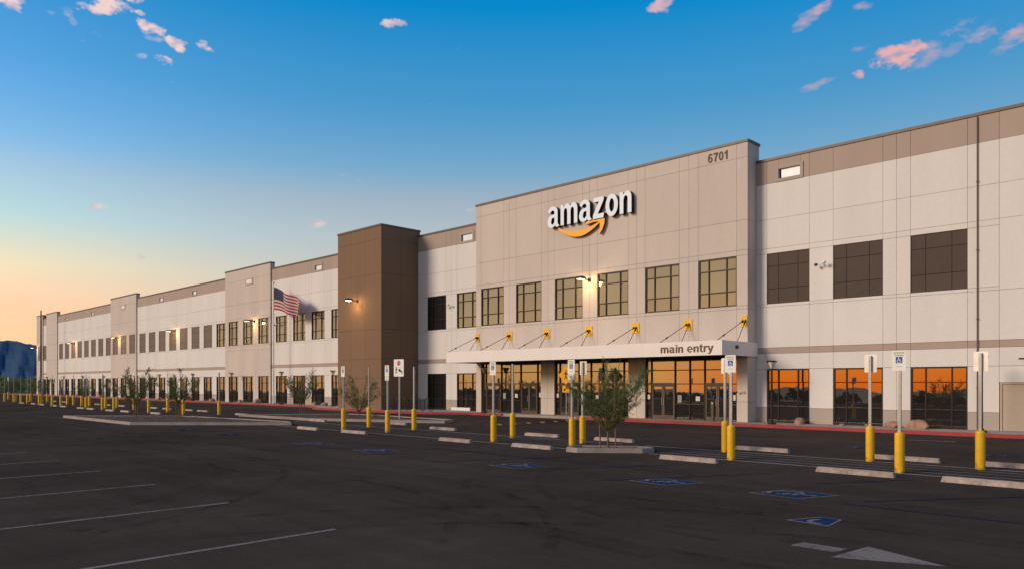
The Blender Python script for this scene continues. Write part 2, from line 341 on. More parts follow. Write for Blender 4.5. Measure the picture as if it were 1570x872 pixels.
# ------------------------------------------------------------------ mesh helpers
class MB:
    def __init__(s): s.v = []; s.f = []; s.mi = []; s.mats = []
    def m(s, key):
        if key not in s.mats: s.mats.append(key)
        return s.mats.index(key)
    def face(s, pts, mk):
        i = len(s.v); s.v += [tuple(p) for p in pts]; s.f.append(tuple(range(i, i+len(pts)))); s.mi.append(s.m(mk))
    def box(s, x0, x1, y0, y1, z0, z1, mk, skip=''):
        i = len(s.v)
        s.v += [(x0, y0, z0), (x1, y0, z0), (x1, y1, z0), (x0, y1, z0), (x0, y0, z1), (x1, y0, z1), (x1, y1, z1), (x0, y1, z1)]
        for n, q in (('b', (0, 3, 2, 1)), ('t', (4, 5, 6, 7)), ('f', (0, 1, 5, 4)), ('r', (1, 2, 6, 5)), ('k', (2, 3, 7, 6)), ('l', (3, 0, 4, 7))):
            if n in skip: continue
            s.f.append(tuple(i+k for k in q)); s.mi.append(s.m(mk))
        return s
    def prism(s, pts, z0, z1, mk, bottom=True):
        n = len(pts); i = len(s.v)
        s.v += [(p[0], p[1], z0) for p in pts] + [(p[0], p[1], z1) for p in pts]
        k = s.m(mk)
        s.f.append(tuple(i+n+j for j in range(n))); s.mi.append(k)
        if bottom: s.f.append(tuple(i+n-1-j for j in range(n))); s.mi.append(k)
        for j in range(n):
            s.f.append((i+j, i+(j+1) % n, i+n+(j+1) % n, i+n+j)); s.mi.append(k)
        return s
    def tube(s, pts, rads, mk, seg=8, caps=True):
        pts = [Vector(p) for p in pts]
        if isinstance(rads, (int, float)): rads = [rads]*len(pts)
        i0 = len(s.v); k = s.m(mk); prev = None
        for j, p in enumerate(pts):
            a = pts[min(j+1, len(pts)-1)] - pts[max(j-1, 0)]
            if a.length < 1e-9: a = Vector((0, 0, 1))
            a.normalize()
            ref = prev if prev is not None and abs(prev.dot(a)) < .95 else (Vector((1, 0, 0)) if abs(a.x) < .9 else Vector((0, 1, 0)))
            u = (ref - a*ref.dot(a)).normalized(); prev = u; w = a.cross(u)
            for q in range(seg):
                t = 2*math.pi*q/seg; s.v.append(tuple(p + (u*math.cos(t)+w*math.sin(t))*rads[j]))
        for j in range(len(pts)-1):
            for q in range(seg):
                a0 = i0+j*seg+q; a1 = i0+j*seg+(q+1) % seg
                s.f.append((a0, a1, a1+seg, a0+seg)); s.mi.append(k)
        if caps:
            s.f.append(tuple(i0+seg-1-q for q in range(seg))); s.mi.append(k)
            e = i0+(len(pts)-1)*seg; s.f.append(tuple(e+q for q in range(seg))); s.mi.append(k)
        return s
    def mesh(s, name, smooth=False):
        me = bpy.data.meshes.new(name); me.from_pydata(s.v, [], s.f); me.update()
        for k in s.mats: me.materials.append(MT[k])
        me.polygons.foreach_set('material_index', s.mi)
        if smooth: me.polygons.foreach_set('use_smooth', [True]*len(me.polygons))
        me.update(); return me
def link(name, data, parent=None, loc=(0, 0, 0), rotz=0., scale=None):
    o = bpy.data.objects.new(name, data); o.location = loc
    if rotz: o.rotation_euler = (0, 0, rotz)
    if scale: o.scale = scale
    if parent: o.parent = parent
    COL.objects.link(o); return o
def tag(o, label=None, cat=None, group=None, kind=None):
    if label: o['label'] = label
    if cat: o['category'] = cat
    if group: o['group'] = group
    if kind: o['kind'] = kind
    return o
def thing(name, label, cat, loc=(0, 0, 0), rotz=0., group=None):
    return tag(link(name, None, None, loc, rotz), label, cat, group)
def smooth_angle(me):
    me.polygons.foreach_set('use_smooth', [True]*len(me.polygons))
    try: me.set_sharp_from_angle(angle=R(35))
    except Exception: pass
    return me
def copy_tree(o, parent=None):
    c = o.copy(); COL.objects.link(c); c.parent = parent
    for ch in list(o.children): copy_tree(ch, c)
    return c
ORD = ['first', 'second', 'third', 'fourth', 'fifth', 'sixth', 'seventh', 'eighth', 'ninth', 'tenth', 'eleventh', 'twelfth', 'thirteenth', 'fourteenth', 'fifteenth', 'sixteenth', 'seventeenth', 'eighteenth', 'nineteenth', 'twentieth',
       'twenty-first', 'twenty-second', 'twenty-third', 'twenty-fourth', 'twenty-fifth', 'twenty-sixth', 'twenty-seventh', 'twenty-eighth', 'twenty-ninth', 'thirtieth']

_text_cache = {}
def text_mesh(body, size, extrude, mk, mk_side=None, bold=0., squeeze=1., name='lettering'):
    cu = bpy.data.curves.new('text', 'FONT'); cu.body = body; cu.size = size; cu.extrude = extrude; cu.offset = bold
    cu.align_x = 'LEFT'; cu.align_y = 'BOTTOM_BASELINE'; cu.resolution_u = 4
    o = bpy.data.objects.new('tmp', cu); COL.objects.link(o)
    dg = bpy.context.evaluated_depsgraph_get(); me = bpy.data.meshes.new_from_object(o.evaluated_get(dg))
    bpy.data.objects.remove(o); bpy.data.curves.remove(cu); me.name = name
    me.materials.clear(); me.materials.append(MT[mk])
    if mk_side: me.materials.append(MT[mk_side])
    for p in me.polygons:
        p.material_index = 1 if (mk_side and abs(p.normal.z) < .5) else 0
    # stand it up: x right, text up -> z, extrusion -> -y
    M = Matrix(((squeeze, 0, 0, 0), (0, 0, -1, 0), (0, 1, 0, 0), (0, 0, 0, 1)))
    me.transform(M); me.update(); return me
def bounds(me):
    xs = [v.co.x for v in me.vertices]; zs = [v.co.z for v in me.vertices]
    return min(xs), max(xs), min(zs), max(zs)
def fit(me, x0, x1, z0, z1):
    a, b, c, d = bounds(me)
    for v in me.vertices:
        v.co.x = x0+(v.co.x-a)/(b-a)*(x1-x0); v.co.z = z0+(v.co.z-c)/(d-c)*(z1-z0)
    me.update()

# ------------------------------------------------------------------ setting: ground
YC = 35.6                                    # kerb line along the building
def sheet(name, pts, z, mk, **kw):
    b = MB(); b.face([(p[0], p[1], z) for p in pts], mk); o = link(name, b.mesh(name)); o['kind'] = kw.get('kind', 'structure'); return o
sheet('desert_ground', [(-30000, -30000), (30000, -30000), (30000, 30000), (-30000, 30000)], -.03, 'desert')
sheet('parking_lot', [(-480, -170), (200, -170), (200, 37.8), (-480, 37.8)], 0, 'asphalt')

# hills on the left horizon and the low ones reflected in the glass
def ridge(name, pts_az, dist, depth, mk, seed=1, n=160, rough=.12):
    """az, elevation profile -> a real ridge with a foot and a back slope"""
    rr = random.Random(seed); b = MB(); rows = []
    def prof(a):
        for (a0, e0), (a1, e1) in zip(pts_az, pts_az[1:]):
            if a0 <= a <= a1:
                t = (a-a0)/(a1-a0); t = t*t*(3-2*t); return e0+(e1-e0)*t
        return pts_az[-1][1]
    a0, a1 = pts_az[0][0], pts_az[-1][0]
    layers = 9
    ph = [rr.uniform(0, 6.28) for _ in range(12)]
    verts = []
    for i in range(n+1):
        a = a0+(a1-a0)*i/n; hmax = dist*math.tan(R(prof(a)))
        for j in range(layers+4):
            t = j/layers
            d = dist - depth + depth*t
            if j <= layers: h = hmax*(t**1.25)
            else: h = hmax*max(0, 1-(j-layers)/3.)
            k = sum(math.sin(a*(3.1*(q+1))+ph[q]+t*(3+q))/(q+1.3) for q in range(10))
            h *= 1+rough*k*(.35 if j != layers else .3)
            d += depth*.05*k
            verts.append((-math.sin(R(a))*d, math.cos(R(a))*d, max(-1, h) if j else -2))
    m = layers+4
    for i in range(n):
        for j in range(m-1):
            q = i*m+j; b.f.append((q, q+m, q+m+1, q+1)); b.mi.append(b.m(mk))
    b.v = verts
    o = link(name, b.mesh(name, True)); o['kind'] = 'structure'; return o
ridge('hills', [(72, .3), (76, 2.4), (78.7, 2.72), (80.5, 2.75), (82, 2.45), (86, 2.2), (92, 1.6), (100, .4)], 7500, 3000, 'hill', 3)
ridge('hills_behind_camera', [(120, .2), (140, .35), (150, .5), (158, .9), (163, .5), (170, 1.0), (176, .7), (185, .5), (200, .45), (230, .3), (250, .1)], 2600, 900, 'hill_dark', 5, 260, .3)

# pavement with its red kerb
def pave():
    b = MB(); outer = [(-175, 36.2), (-62, 36.2), (-59.0, 35.2), (-56.5, 33.55), (-44.5, 33.55), (-41.5, 34.3), (-39, YC-.1), (-26, YC-.1), (25, YC+.0)]
    pts = outer + [(25, 37.9), (-175, 37.9)]
    b.prism(pts, -.01, .15, 'concrete'); o = link('pavement', b.mesh('pavement')); o['kind'] = 'structure'
    # kerb stones with joints, painted red except at the ramp by the entry
    k = MB(); kk = MB()
    for (p, q) in zip(outer, outer[1:]):
        a = Vector(p); c = Vector(q); L = (c-a).length; n = max(1, int(round(L/3.0))); nn = Vector((c.y-a.y, -(c.x-a.x))).normalized()
        for i in range(n):
            s0 = a+(c-a)*(i/n); s1 = a+(c-a)*((i+1)/n); dd = (s1-s0).normalized()*.006; s0 += dd; s1 -= dd
            ramp = -36.6 < (s0.x+s1.x)/2 < -30.5
            h = .155 if not ramp else .05
            tgt = kk if ramp else k
            ins = -nn*.0
            tgt.prism([s0+nn*.15, s1+nn*.15, s1-nn*.02, s0-nn*.02], -.005, h, 'red_curb' if not ramp else 'curb')
    o = link('kerb_red', k.mesh('kerb')); o['kind'] = 'structure'
    o = link('kerb_ramp', kk.mesh('kerb_ramp')); o['kind'] = 'structure'
pave()

# painted marks ------------------------------------------------------------
def line_pts(a, b_, w):
    a = Vector(a); b_ = Vector(b_); n = (b_-a).normalized(); p = Vector((-n.y, n.x))*w/2
    return [a-p, b_-p, b_+p, a+p]
class Marks:
    def __init__(s): s.b = MB()
    def line(s, a, b_, w=.10, mk='paint_white', z=.004): s.b.face([(p.x, p.y, z) for p in line_pts(a, b_, w)], mk); return s
    def poly(s, pts, mk='paint_white', z=.004): s.b.face([(p[0], p[1], z) for p in pts], mk); return s
    def done(s, name):
        o = link(name, s.b.mesh(name)); o['kind'] = 'structure'; return o
mk = Marks()
for i in range(14):                                         # stalls in the left foreground
    x = -9.83 - 3.59*i
    mk.line((x, -6.), (x, 6.2), .10)
mk.done('stall_lines')
mk = Marks()                                                # walkway hatch between the two rows
for y, f in ((19.72, 'paint_bright'), (20.35, 'paint_white'), (21.0, 'paint_white'), (21.6, 'paint_white'), (22.2, 'paint_bright')):
    mk.line((-13.4 if y < 22 else -15.2, y), (14, y), .09, f)
    mk.line((-36.2 if y < 21 else -39.5, y if y > 19.8 else 19.3), (-16.2, y if y > 19.8 else 19.3), .09, f if y in (19.72, 22.2) else 'paint_faint')
mk.done('walkway_lines')
mk = Marks()
for y in (22.0, 20.2):
    mk.line((-130, y+.6), (-47, y+.2), .10, 'paint_faint')
for x in (-60, -66, -75.6, -84, -90):
    mk.line((x, 13.5), (x+4.5, 19.4), .1, 'paint_faint')
mk.line((-64, 13.6), (-52, 13.9), .1, 'paint_faint')
mk.done('far_lines')
mk = Marks()                                                # straight-on arrow in the right foreground
mk.poly([(-4.45, 9.91), (-3.85, 9.91), (-3.80, 10.22), (-4.40, 10.22)])
mk.poly([(-3.78, 9.58), (-2.59, 10.08), (-3.66, 10.57)])
mk.done('painted_arrow')
mk = Marks()                                                # faded blue stall lines
for dx in (0, ):
    mk.line((-6.75, 16.45), (-5.45, 18.6), .09, 'paint_blue_faint')
    mk.line((-5.1, 14.55), (-2.6, 18.0), .09, 'paint_blue_faint')
    mk.line((-5.35, 14.05), (-1.5, 13.95), .09, 'paint_blue_faint')
for x in (-10.5, -13.2, -16.4, -19.4, -22.4):
    mk.line((x, 13.4), (x+2.2, 17.6), .07, 'paint_blue_faint')
mk.line((-20, 16.4), (-9.5, 15.9), .12, 'paint_blue_faint')
mk.done('blue_stall_lines')
mk = Marks()                                                # lane marks by the kerb
mk.line((-9.5, 31.6), (-7.9, 31.9), .35, 'paint_faint')
mk.line((-9.9, 27.), (-8.4, 27.05), .12, 'paint_faint')
mk.line((-37.9, 29.9), (-36.6, 33.2), .13, 'paint_faint'); mk.line((-36.6, 33.2), (-33.4, 34.9), .13, 'paint_faint')
mk.line((-36.9, 29.4), (-35.7, 32.4), .10, 'paint_faint')
mk.line((-60, 27.5), (-50, 27.0), .12, 'paint_faint'); mk.line((-62, 31), (-52, 30.5), .12, 'paint_faint')
mk.done('lane_lines')

def tyre_mat():
    m, nt, b = new_mat('tyre_mark'); N = nt.nodes.new; L = nt.links.new
    b.inputs['Base Color'].default_value = (.018, .015, .013, 1); b.inputs['Roughness'].default_value = .8; b.inputs['Specular IOR Level'].default_value = 0
    g = N('ShaderNodeNewGeometry'); n = N('ShaderNodeTexNoise'); n.inputs['Scale'].default_value = 1.3; n.inputs['Detail'].default_value = 7; n.inputs['Roughness'].default_value = .7; L(g.outputs['Position'], n.inputs['Vector'])
    r = N('ShaderNodeMapRange'); L(n.outputs[0], r.inputs[0]); r.inputs[1].default_value = .42; r.inputs[2].default_value = .68; r.inputs[4].default_value = .22
    t = N('ShaderNodeBsdfTransparent'); mx = N('ShaderNodeMixShader'); L(r.outputs[0], mx.inputs[0]); L(t.outputs[0], mx.inputs[1]); L(b.outputs[0], mx.inputs[2]); L(mx.outputs[0], nt.nodes['Material Output'].inputs[0]); return m
MT['tyre'] = tyre_mat()
mk = Marks(); rr_ = random.Random(9)
def curve_mark(cx, cy, r, a0, a1, w):
    n = 26; P_ = [(cx+r*math.cos(R(a0+(a1-a0)*k/n)), cy+r*math.sin(R(a0+(a1-a0)*k/n))) for k in range(n+1)]
    for p, q in zip(P_, P_[1:]): mk.line(p, q, w, 'tyre', .0022+.0001*rr_.random())
for cx, cy, r, a0, a1 in ((-14, 2.2, 7.5, 35, 120), (-22, 0, 9, 20, 95), (-5, 18, 8.5, 200, 268), (-30, 20, 9, 250, 320), (-2, 2, 9, 100, 165), (-40, 3, 10, 20, 80)):
    for dr in (0, 1.55): curve_mark(cx, cy, r+dr, a0, a1, .2)
for y in (8.6, 10.2, 11.9, 26.9, 29.4, 31.0):
    x = 5.0
    while x > -90:
        L_ = rr_.uniform(6, 18); mk.line((x, y+rr_.uniform(-.15, .15)), (x-L_, y+rr_.uniform(-.2, .2)), .22, 'tyre', .0020+.0002*rr_.random()); x -= L_+rr_.uniform(3, 12)
for _ in range(46):                                          # oil drips where cars stop
    cx, cy = rr_.uniform(-45, 2), rr_.choice((rr_.uniform(-3, 5), rr_.uniform(14, 18), rr_.uniform(24, 26)))
    k = rr_.uniform(.10, .38); mk.poly([(cx+k*rr_.uniform(.6, 1.2)*math.cos(t*.5236), cy+k*rr_.uniform(.6, 1.2)*math.sin(t*.5236)) for t in range(12)], 'tyre', .0028)
mk.done('tyre_marks')

def symbol_polys(s):
    """figure in a wheelchair, unit square, as strokes"""
    P = []
    def stroke(pts, w):
        for a, b_ in zip(pts, pts[1:]): P.append([tuple(q) for q in line_pts(a, b_, w)])
    P.append([(.44+.06*math.cos(t*math.pi/4), .86+.06*math.sin(t*math.pi/4)) for t in range(8)])
    stroke([(.44, .78), (.48, .45)], .10); stroke([(.46, .62), (.68, .62)], .07); stroke([(.47, .46), (.72, .44)], .10); stroke([(.70, .44), (.80, .18)], .09); stroke([(.78, .19), (.90, .22)], .07)
    arc = [(.48+.27*math.cos(t), .33+.27*math.sin(t)) for t in [R(120)+R(245)*k/12 for k in range(13)]]
    stroke(arc, .075)
    return P
SYM = symbol_polys(1)
def ada(o, faint=False, cut=False, flip=False, e1=(1.06, -.10), e2=(.42, .96)):
    """blue square with white border and wheelchair figure; o is its left corner"""
    m = Marks(); e1 = Vector(e1); e2 = Vector(e2); o = Vector(o)
    def P(u, v): return o+e1*u+e2*v
    W = 'paint_white' if not faint else 'paint_faint'; B = 'paint_blue' if not faint else 'paint_blue_faint'
    if cut:
        m.poly([P(0, 0), P(.72, .0), P(.35, .72), P(0, .72)], W)
        m.poly([P(.05, .05), P(.66, .05), P(.33, .68), P(.05, .68)], B, .008)
        for q in SYM:
            if all(a+b_ < .75 for a, b_ in q): m.poly([P(*a) for a in q], W, .012)
        m.done('accessible_symbol'); return
    if faint == 2:
        m.poly([P(0, 0), P(1, 0), P(1, 1), P(0, 1)], B)
        for a in ((0, 0, .14, .3), (.86, .7, 1, 1), (.4, .4, .6, .6)): m.poly([P(a[0], a[1]), P(a[2], a[1]), P(a[2], a[3]), P(a[0], a[3])], W, .008)
        m.done('accessible_symbol'); return
    m.poly([P(0, 0), P(1, 0), P(1, 1), P(0, 1)], W)
    m.poly([P(.05, .05), P(.95, .05), P(.95, .95), P(.05, .95)], B, .008)
    for q in SYM: m.poly([P(b_, 1-a) if not flip else P(1-b_, a) for a, b_ in q][::-1], W, .012)
    m.done('accessible_symbol')
for x, y, f in ((-7.2, 14.1, 0), (-10.03, 13.95, 0), (-14.65, 13.97, 0), (-21.1, 13.95, 0), (-24.99, 13.95, 0), (-31.97, 14.05, 2), (-36.62, 14.2, 2)): ada((x, y), f)
ada((-5.33, 11.7), cut=True, e1=(1.0, -.1), e2=(.42, .96))
for x in (-24.85, -18.55, -15.1, -9.8, -5.9): ada((x, 26.15), True, e1=(.9, .1), e2=(.2, .9))

# ------------------------------------------------------------------ planted islands
def island(label, pts, soil=True):
    """kerb ring round a bed of soil"""
    n = len(pts); V = [Vector(p) for p in pts]; c = sum(V, Vector((0, 0)))/n
    r = thing('planting_island', label, 'island', (c.x, c.y, 0))
    L = [v-c for v in V]
    inn = []
    for i in range(n):
        a = (L[i]-L[i-1]).normalized(); b_ = (L[(i+1) % n]-L[i]).normalized()
        na = Vector((-a.y, a.x)); nb = Vector((-b_.y, b_.x)); k = (na+nb); k /= max(.3, k.dot(na)*1.0); inn.append(L[i]+k*.16)
    b = MB()
    for i in range(n):
        j = (i+1) % n; k = b.m('curb'); s = len(b.v)
        a0, a1, i0, i1 = L[i], L[j], inn[i], inn[j]
        ax = a0+(i0-a0)*.12; bx = a1+(i1-a1)*.12
        b.v += [(a0.x, a0.y, -.01), (a1.x, a1.y, -.01), (bx.x, bx.y, .15), (ax.x, ax.y, .15), (i0.x, i0.y, .15), (i1.x, i1.y, .15), (i0.x, i0.y, .0), (i1.x, i1.y, .0)]
        for q in ((0, 1, 2, 3), (3, 2, 5, 4), (4, 5, 7, 6)): b.f.append(tuple(s+t for t in q)); b.mi.append(k)
    link('kerb', b.mesh('kerb'), r)
    d = MB(); m = 26                                         # a bumpy bed of soil
    xs = [p.x for p in inn]; ys = [p.y for p in inn]
    d.face([(p.x, p.y, .10) for p in inn], 'soil'); link('soil_bed', d.mesh('soil_bed'), r)
    g = MB(); rr = random.Random(n)                          # gravel on the bed
    def inside(x, y):
        s = False
        for i in range(n):
            a, b_ = inn[i], inn[(i+1) % n]
            if (a.y > y) != (b_.y > y) and x < (b_.x-a.x)*(y-a.y)/(b_.y-a.y)+a.x: s = not s
        return s
    area = (max(xs)-min(xs))*(max(ys)-min(ys)); cnt = 0
    for _ in range(int(min(1500, area*14))):
        x = rr.uniform(min(xs), max(xs)); y = rr.uniform(min(ys), max(ys))
        if not inside(x, y): continue
        s = rr.uniform(.02, .06); a = rr.uniform(0, 6.28)
        p = [(x+s*math.cos(a+k*2.09), y+s*math.sin(a+k*2.09), .09) for k in range(3)]; t = (x, y, .09+s*.8)
        for k in range(3): g.face([p[k], p[(k+1) % 3], t], 'soil')
    if g.f: tag(link('gravel', g.mesh('gravel'), r), kind='stuff')
    return r
island('long kerbed planting bed with two staked trees, nearest the camera on the left',
       [(-54.2, 14.1), (-42.2, 14.1), (-35.9, 20.0), (-37.2, 20.6), (-46.5, 19.7), (-49.0, 19.3)])
island('small kerbed bed with the staked young tree in front of the entry',
       [(-15.70, 18.45), (-15.2, 18.40), (-13.62, 19.72), (-13.50, 20.2), (-13.9, 20.55), (-14.35, 20.5), (-15.85, 19.35), (-15.95, 18.9)])
island('kerbed planting bed beside the lane, two young trees and the stop sign in it',
       [(-48.2, 22.95), (-39.6, 23.1), (-33.0, 26.1), (-31.6, 26.85), (-32.3, 28.1), (-41.2, 28.9), (-43.6, 28.6)])

# ------------------------------------------------------------------ wheel stops
def wheel_stop_mesh():
    b = MB(); L = .92; n = 14; k = b.m('stop'); rr = random.Random(3)
    sec = [(-.095, 0), (-.075, .10), (-.05, .128), (.05, .128), (.075, .10), (.095, 0)]
    for i in range(n+1):
        x = -L+2*L*i/n; e = 1-.04*(i in (0, n))
        for (y, z) in sec:
            b.v.append((x+(.03 if z > .09 and i == 0 else -.03 if z > .09 and i == n else 0), y*e+rr.uniform(-.002, .002), z*e+(rr.uniform(-.003, .003) if z else 0)))
    m = len(sec)
    for i in range(n):
        for j in range(m-1): b.f.append((i*m+j, (i+1)*m+j, (i+1)*m+j+1, i*m+j+1)); b.mi.append(k)
    b.f.append(tuple(range(m))); b.mi.append(k); b.f.append(tuple(n*m+m-1-j for j in range(m))); b.mi.append(k)
    for x in (-.6, .6): b.tube([(x, 0, .125), (x, 0, .134)], .018, 'dark_steel', 6)
    return b.mesh('wheel_stop')
WS = wheel_stop_mesh()
front = [-1.35, -4.0, -6.8, -11.35, -17.4, -21.35, -28.15, -32.0]
back = [-1.6, -4.2, -7.0, -11.3, -17.2, -20.9, -27.2, -32.6, -38.5]
left = [(-95.9, 21), (-91.4, 21), (-86.8, 20.7), (-82, 20.6), (-78.5, 20.5), (-72.4, 20.2), (-69.6, 20.2), (-64.4, 20.1), (-61.4, 20.2), (-55.9, 20.5)]
left2 = [(-109.3, 26), (-102.5, 25.7), (-97, 25.5), (-83.8, 25), (-80.7, 24.9), (-76.3, 24.8), (-68.4, 24.8), (-65.1, 24.7), (-60.7, 24.7), (-57.8, 24.7), (-49.6, 23.9)]
def stops(lst, row):
    n = len(lst)
    for i, (x, y) in enumerate(lst):
        o = link('wheel_stop', WS, None, (x, y+rnd.uniform(-.05, .05), 0), R(rnd.uniform(-1.6, 1.6)))
        tag(o, row % ORD[i], 'wheel stop', 'concrete wheel stops along the walkway')
stops([(x, 18.72) for x in front], '%s concrete wheel stop from the right, row on the near side of the walkway')
stops([(x, 23.05) for x in back[:7]]+[(-32.6, 24.3), (-38.5, 23.1)], '%s concrete wheel stop from the right in the row beyond the walkway')
stops(left[::-1], '%s concrete wheel stop counting leftward from the long planting bed, nearer row')
stops(left2[::-1], '%s concrete wheel stop counting leftward from the long planting bed, farther row')

# ------------------------------------------------------------------ bollards with sign posts
def bollard_meshes():
    b = MB(); h = 1.0; r = .115
    prof = [(0, r), (h*.92, r), (h*.955, r*.97), (h*.985, r*.80), (h, r*.45), (h+.004, 0.05)]
    b.tube([(0, 0, z) for z, _ in prof], [q for _, q in prof], 'yellow', 20)
    body = smooth_angle(b.mesh('bollard_post'))
    p = MB()                                                  # a square post with a hole row
    w = .034
    p.box(-w, w, -w, w, h, 2.98, 'steel')
    for i in range(36): p.box(-.008, .008, -w-.0015, -w, 1.06+i*.05, 1.076+i*.05, 'dark_steel')
    post = p.mesh('sign_post')
    p3 = MB(); w = .02
    p3.box(-w, w, -w, w, h, 3.0, 'steel')
    post_thin = p3.mesh('sign_post_thin')
    return body, post, post_thin
BB, BP, BPT = bollard_meshes()
def rounded_plate(w, h, t, mk, r=.03):
    b = MB(); pts = []
    for cx, cz, a0 in ((w/2-r, h/2-r, 0), (-w/2+r, h/2-r, 90), (-w/2+r, -h/2+r, 180), (w/2-r, -h/2+r, 270)):
        for k in range(5):
            a = R(a0+k*22.5); pts.append((cx+r*math.cos(a), cz+r*math.sin(a)))
    n = len(pts); i = 0
    b.v = [(x, -t/2, z) for x, z in pts]+[(x, t/2, z) for x, z in pts]
    kk = b.m(mk)
    b.f.append(tuple(range(n))[::-1]); b.f.append(tuple(range(n, 2*n))); b.mi += [kk, kk]
    for j in range(n): b.f.append((j, (j+1) % n, n+(j+1) % n, n+j)); b.mi.append(kk)
    # faces need outward normals
    me = b.mesh('plate'); bm = bmesh.new(); bm.from_mesh(me); bmesh.ops.recalc_face_normals(bm, faces=bm.faces); bm.to_mesh(me); bm.free()
    return me
PL = rounded_plate(.33, .50, .006, 'sign_white'); PLB = rounded_plate(.33, .50, .006, 'sign_back'); PL2 = rounded_plate(.31, .17, .006, 'sign_white', .02)
def ada_symbol_mesh():
    b = MB(); s = .155; y = -.0045
    b.face([(-s/2, y, -s/2), (s/2, y, -s/2), (s/2, y, s/2), (-s/2, y, s/2)], 'sign_blue')
    for q in SYM:
        f = [(-s/2+a*s, y-.0012, -s/2+c*s) for a, c in q]; b.face(f, 'sign_white')
    return b.mesh('accessible_symbol')
ASYM = ada_symbol_mesh()
T1 = text_mesh('RESERVED', .052, .0, 'sign_green', bold=.0008); fit(T1, -.125, .125, -.02, .022)
T2 = text_mesh('PARKING', .052, .0, 'sign_green', bold=.0008); fit(T2, -.105, .105, -.02, .022)
T3 = text_mesh('VAN', .04, .0, 'sign_green', bold=.0008); fit(T3, -.05, .05, -.015, .018)
T4 = text_mesh('ACCESSIBLE', .03, .0, 'sign_green', bold=.0008); fit(T4, -.12, .12, -.013, .013)
T5 = text_mesh('FINE $250', .03, .0, 'sign_green', bold=.0005); fit(T5, -.07, .07, -.01, .01)
def bar_mesh(w, h, mkx):
    b = MB(); b.face([(-w/2, 0, -h/2), (w/2, 0, -h/2), (w/2, 0, h/2), (-w/2, 0, h/2)], mkx); return b.mesh('printed_line')
def sign_post(x, y, label, plate=None, van=False, thin=False, cat='bollard'):
    r = thing('bollard_sign_post', label, 'bollard', (x, y, 0), R(rnd.uniform(-4, 4)), 'yellow bollards carrying parking sign posts')
    link('bollard', BB, r)
    if plate == 'none': return r
    link('post', BPT if thin else BP, r)
    if plate == 'front':
        z = 2.76; s = link('sign_plate', PL, r, (0, -.042, z))
        if not thin:
            link('lettering', T1, s, (0, -.005, .19)); link('lettering', T2, s, (0, -.005, .13))
            link('accessible_symbol', ASYM, s, (0, 0, .015)); link('lettering', T5, s, (0, -.005, -.15))
        else: link('accessible_symbol', ASYM, s, (0, 0, .03))
        if van:
            s2 = link('sign_plate', PL2, r, (0, -.042, z-.345)); link('lettering', T3, s2, (0, -.005, .035)); link('lettering', T4, s2, (0, -.005, -.03))
    elif plate == 'back':
        link('sign_plate', PLB, r, (0, .042, 2.76))
    return r
sign_post(-6.15, 19.9, 'middle of the three rightmost yellow bollards, its reserved parking sign facing the camera', 'front')
sign_post(-10.61, 19.77, 'nearer yellow bollard of the close pair beside the right entry doors, sign facing camera', 'front')
sign_post(-16.62, 19.86, 'yellow bollard with sign and van plate at the left end of the small tree bed', 'front', True)
sign_post(-20.34, 19.7, 'yellow bollard with reserved parking sign in front of the left entry doors', 'front')
sign_post(-27.58, 20.1, 'yellow bollard with van plate before the dark side of the brown tower', 'front', True)
sign_post(-30.75, 19.85, 'yellow bollard with reserved parking sign before the left edge of the brown tower', 'front')
sign_post(-4.9, 22.06, 'rightmost yellow bollard, its sign seen from the back over a square post', 'back')
sign_post(-7.63, 22.18, 'yellow bollard with sign seen from the back, before the middle orange window', 'back')
sign_post(-11.99, 21.95, 'farther yellow bollard of the close pair, its sign seen from the back', 'back')
sign_post(-17.45, 21.45, 'yellow bollard, sign seen from the back, just left of the entry tree', 'back')
sign_post(-21.24, 21.65, 'yellow bollard with a bare square post in front of the left entry doors', 'bare')
sign_post(-28.1, 22.0, 'yellow bollard with a bare square post at the right edge of the brown tower', 'bare')
sign_post(-31.41, 21.75, 'yellow bollard with a bare square post before the lit face of the brown tower', 'bare')
sign_post(-51.62, 23.16, 'lone yellow bollard standing behind the right end of the long planting bed', 'bare')
lf = [(-53.4, 21.4), (-58.8, 21.0), (-59.1, 22.5), (-65.4, 22.2), (-65.8, 20.8), (-67.3, 20.4), (-72.4, 22.2), (-72.6, 23.2), (-73.7, 21.0), (-79.7, 23.0), (-80.3, 22.5), (-82.3, 20.5), (-84.1, 21.7),
      (-84.4, 22.9), (-86.1, 22.8), (-88.2, 20.8), (-90.8, 21.6), (-95.5, 21.4), (-99.6, 24.3), (-100.2, 21.8), (-102.5, 21.6), (-104.1, 22.1), (-104.7, 23.8), (-107, 21.6), (-119.2, 24.5)]
for i, (x, y) in enumerate(lf):
    sign_post(x, y, '%s small far yellow bollard, counting leftward from the lone one behind the planting bed' % ORD[i], 'none' if i in (4, 7, 10, 14, 18, 21) else ('front' if i % 3 == 0 else 'bare'), False, True)

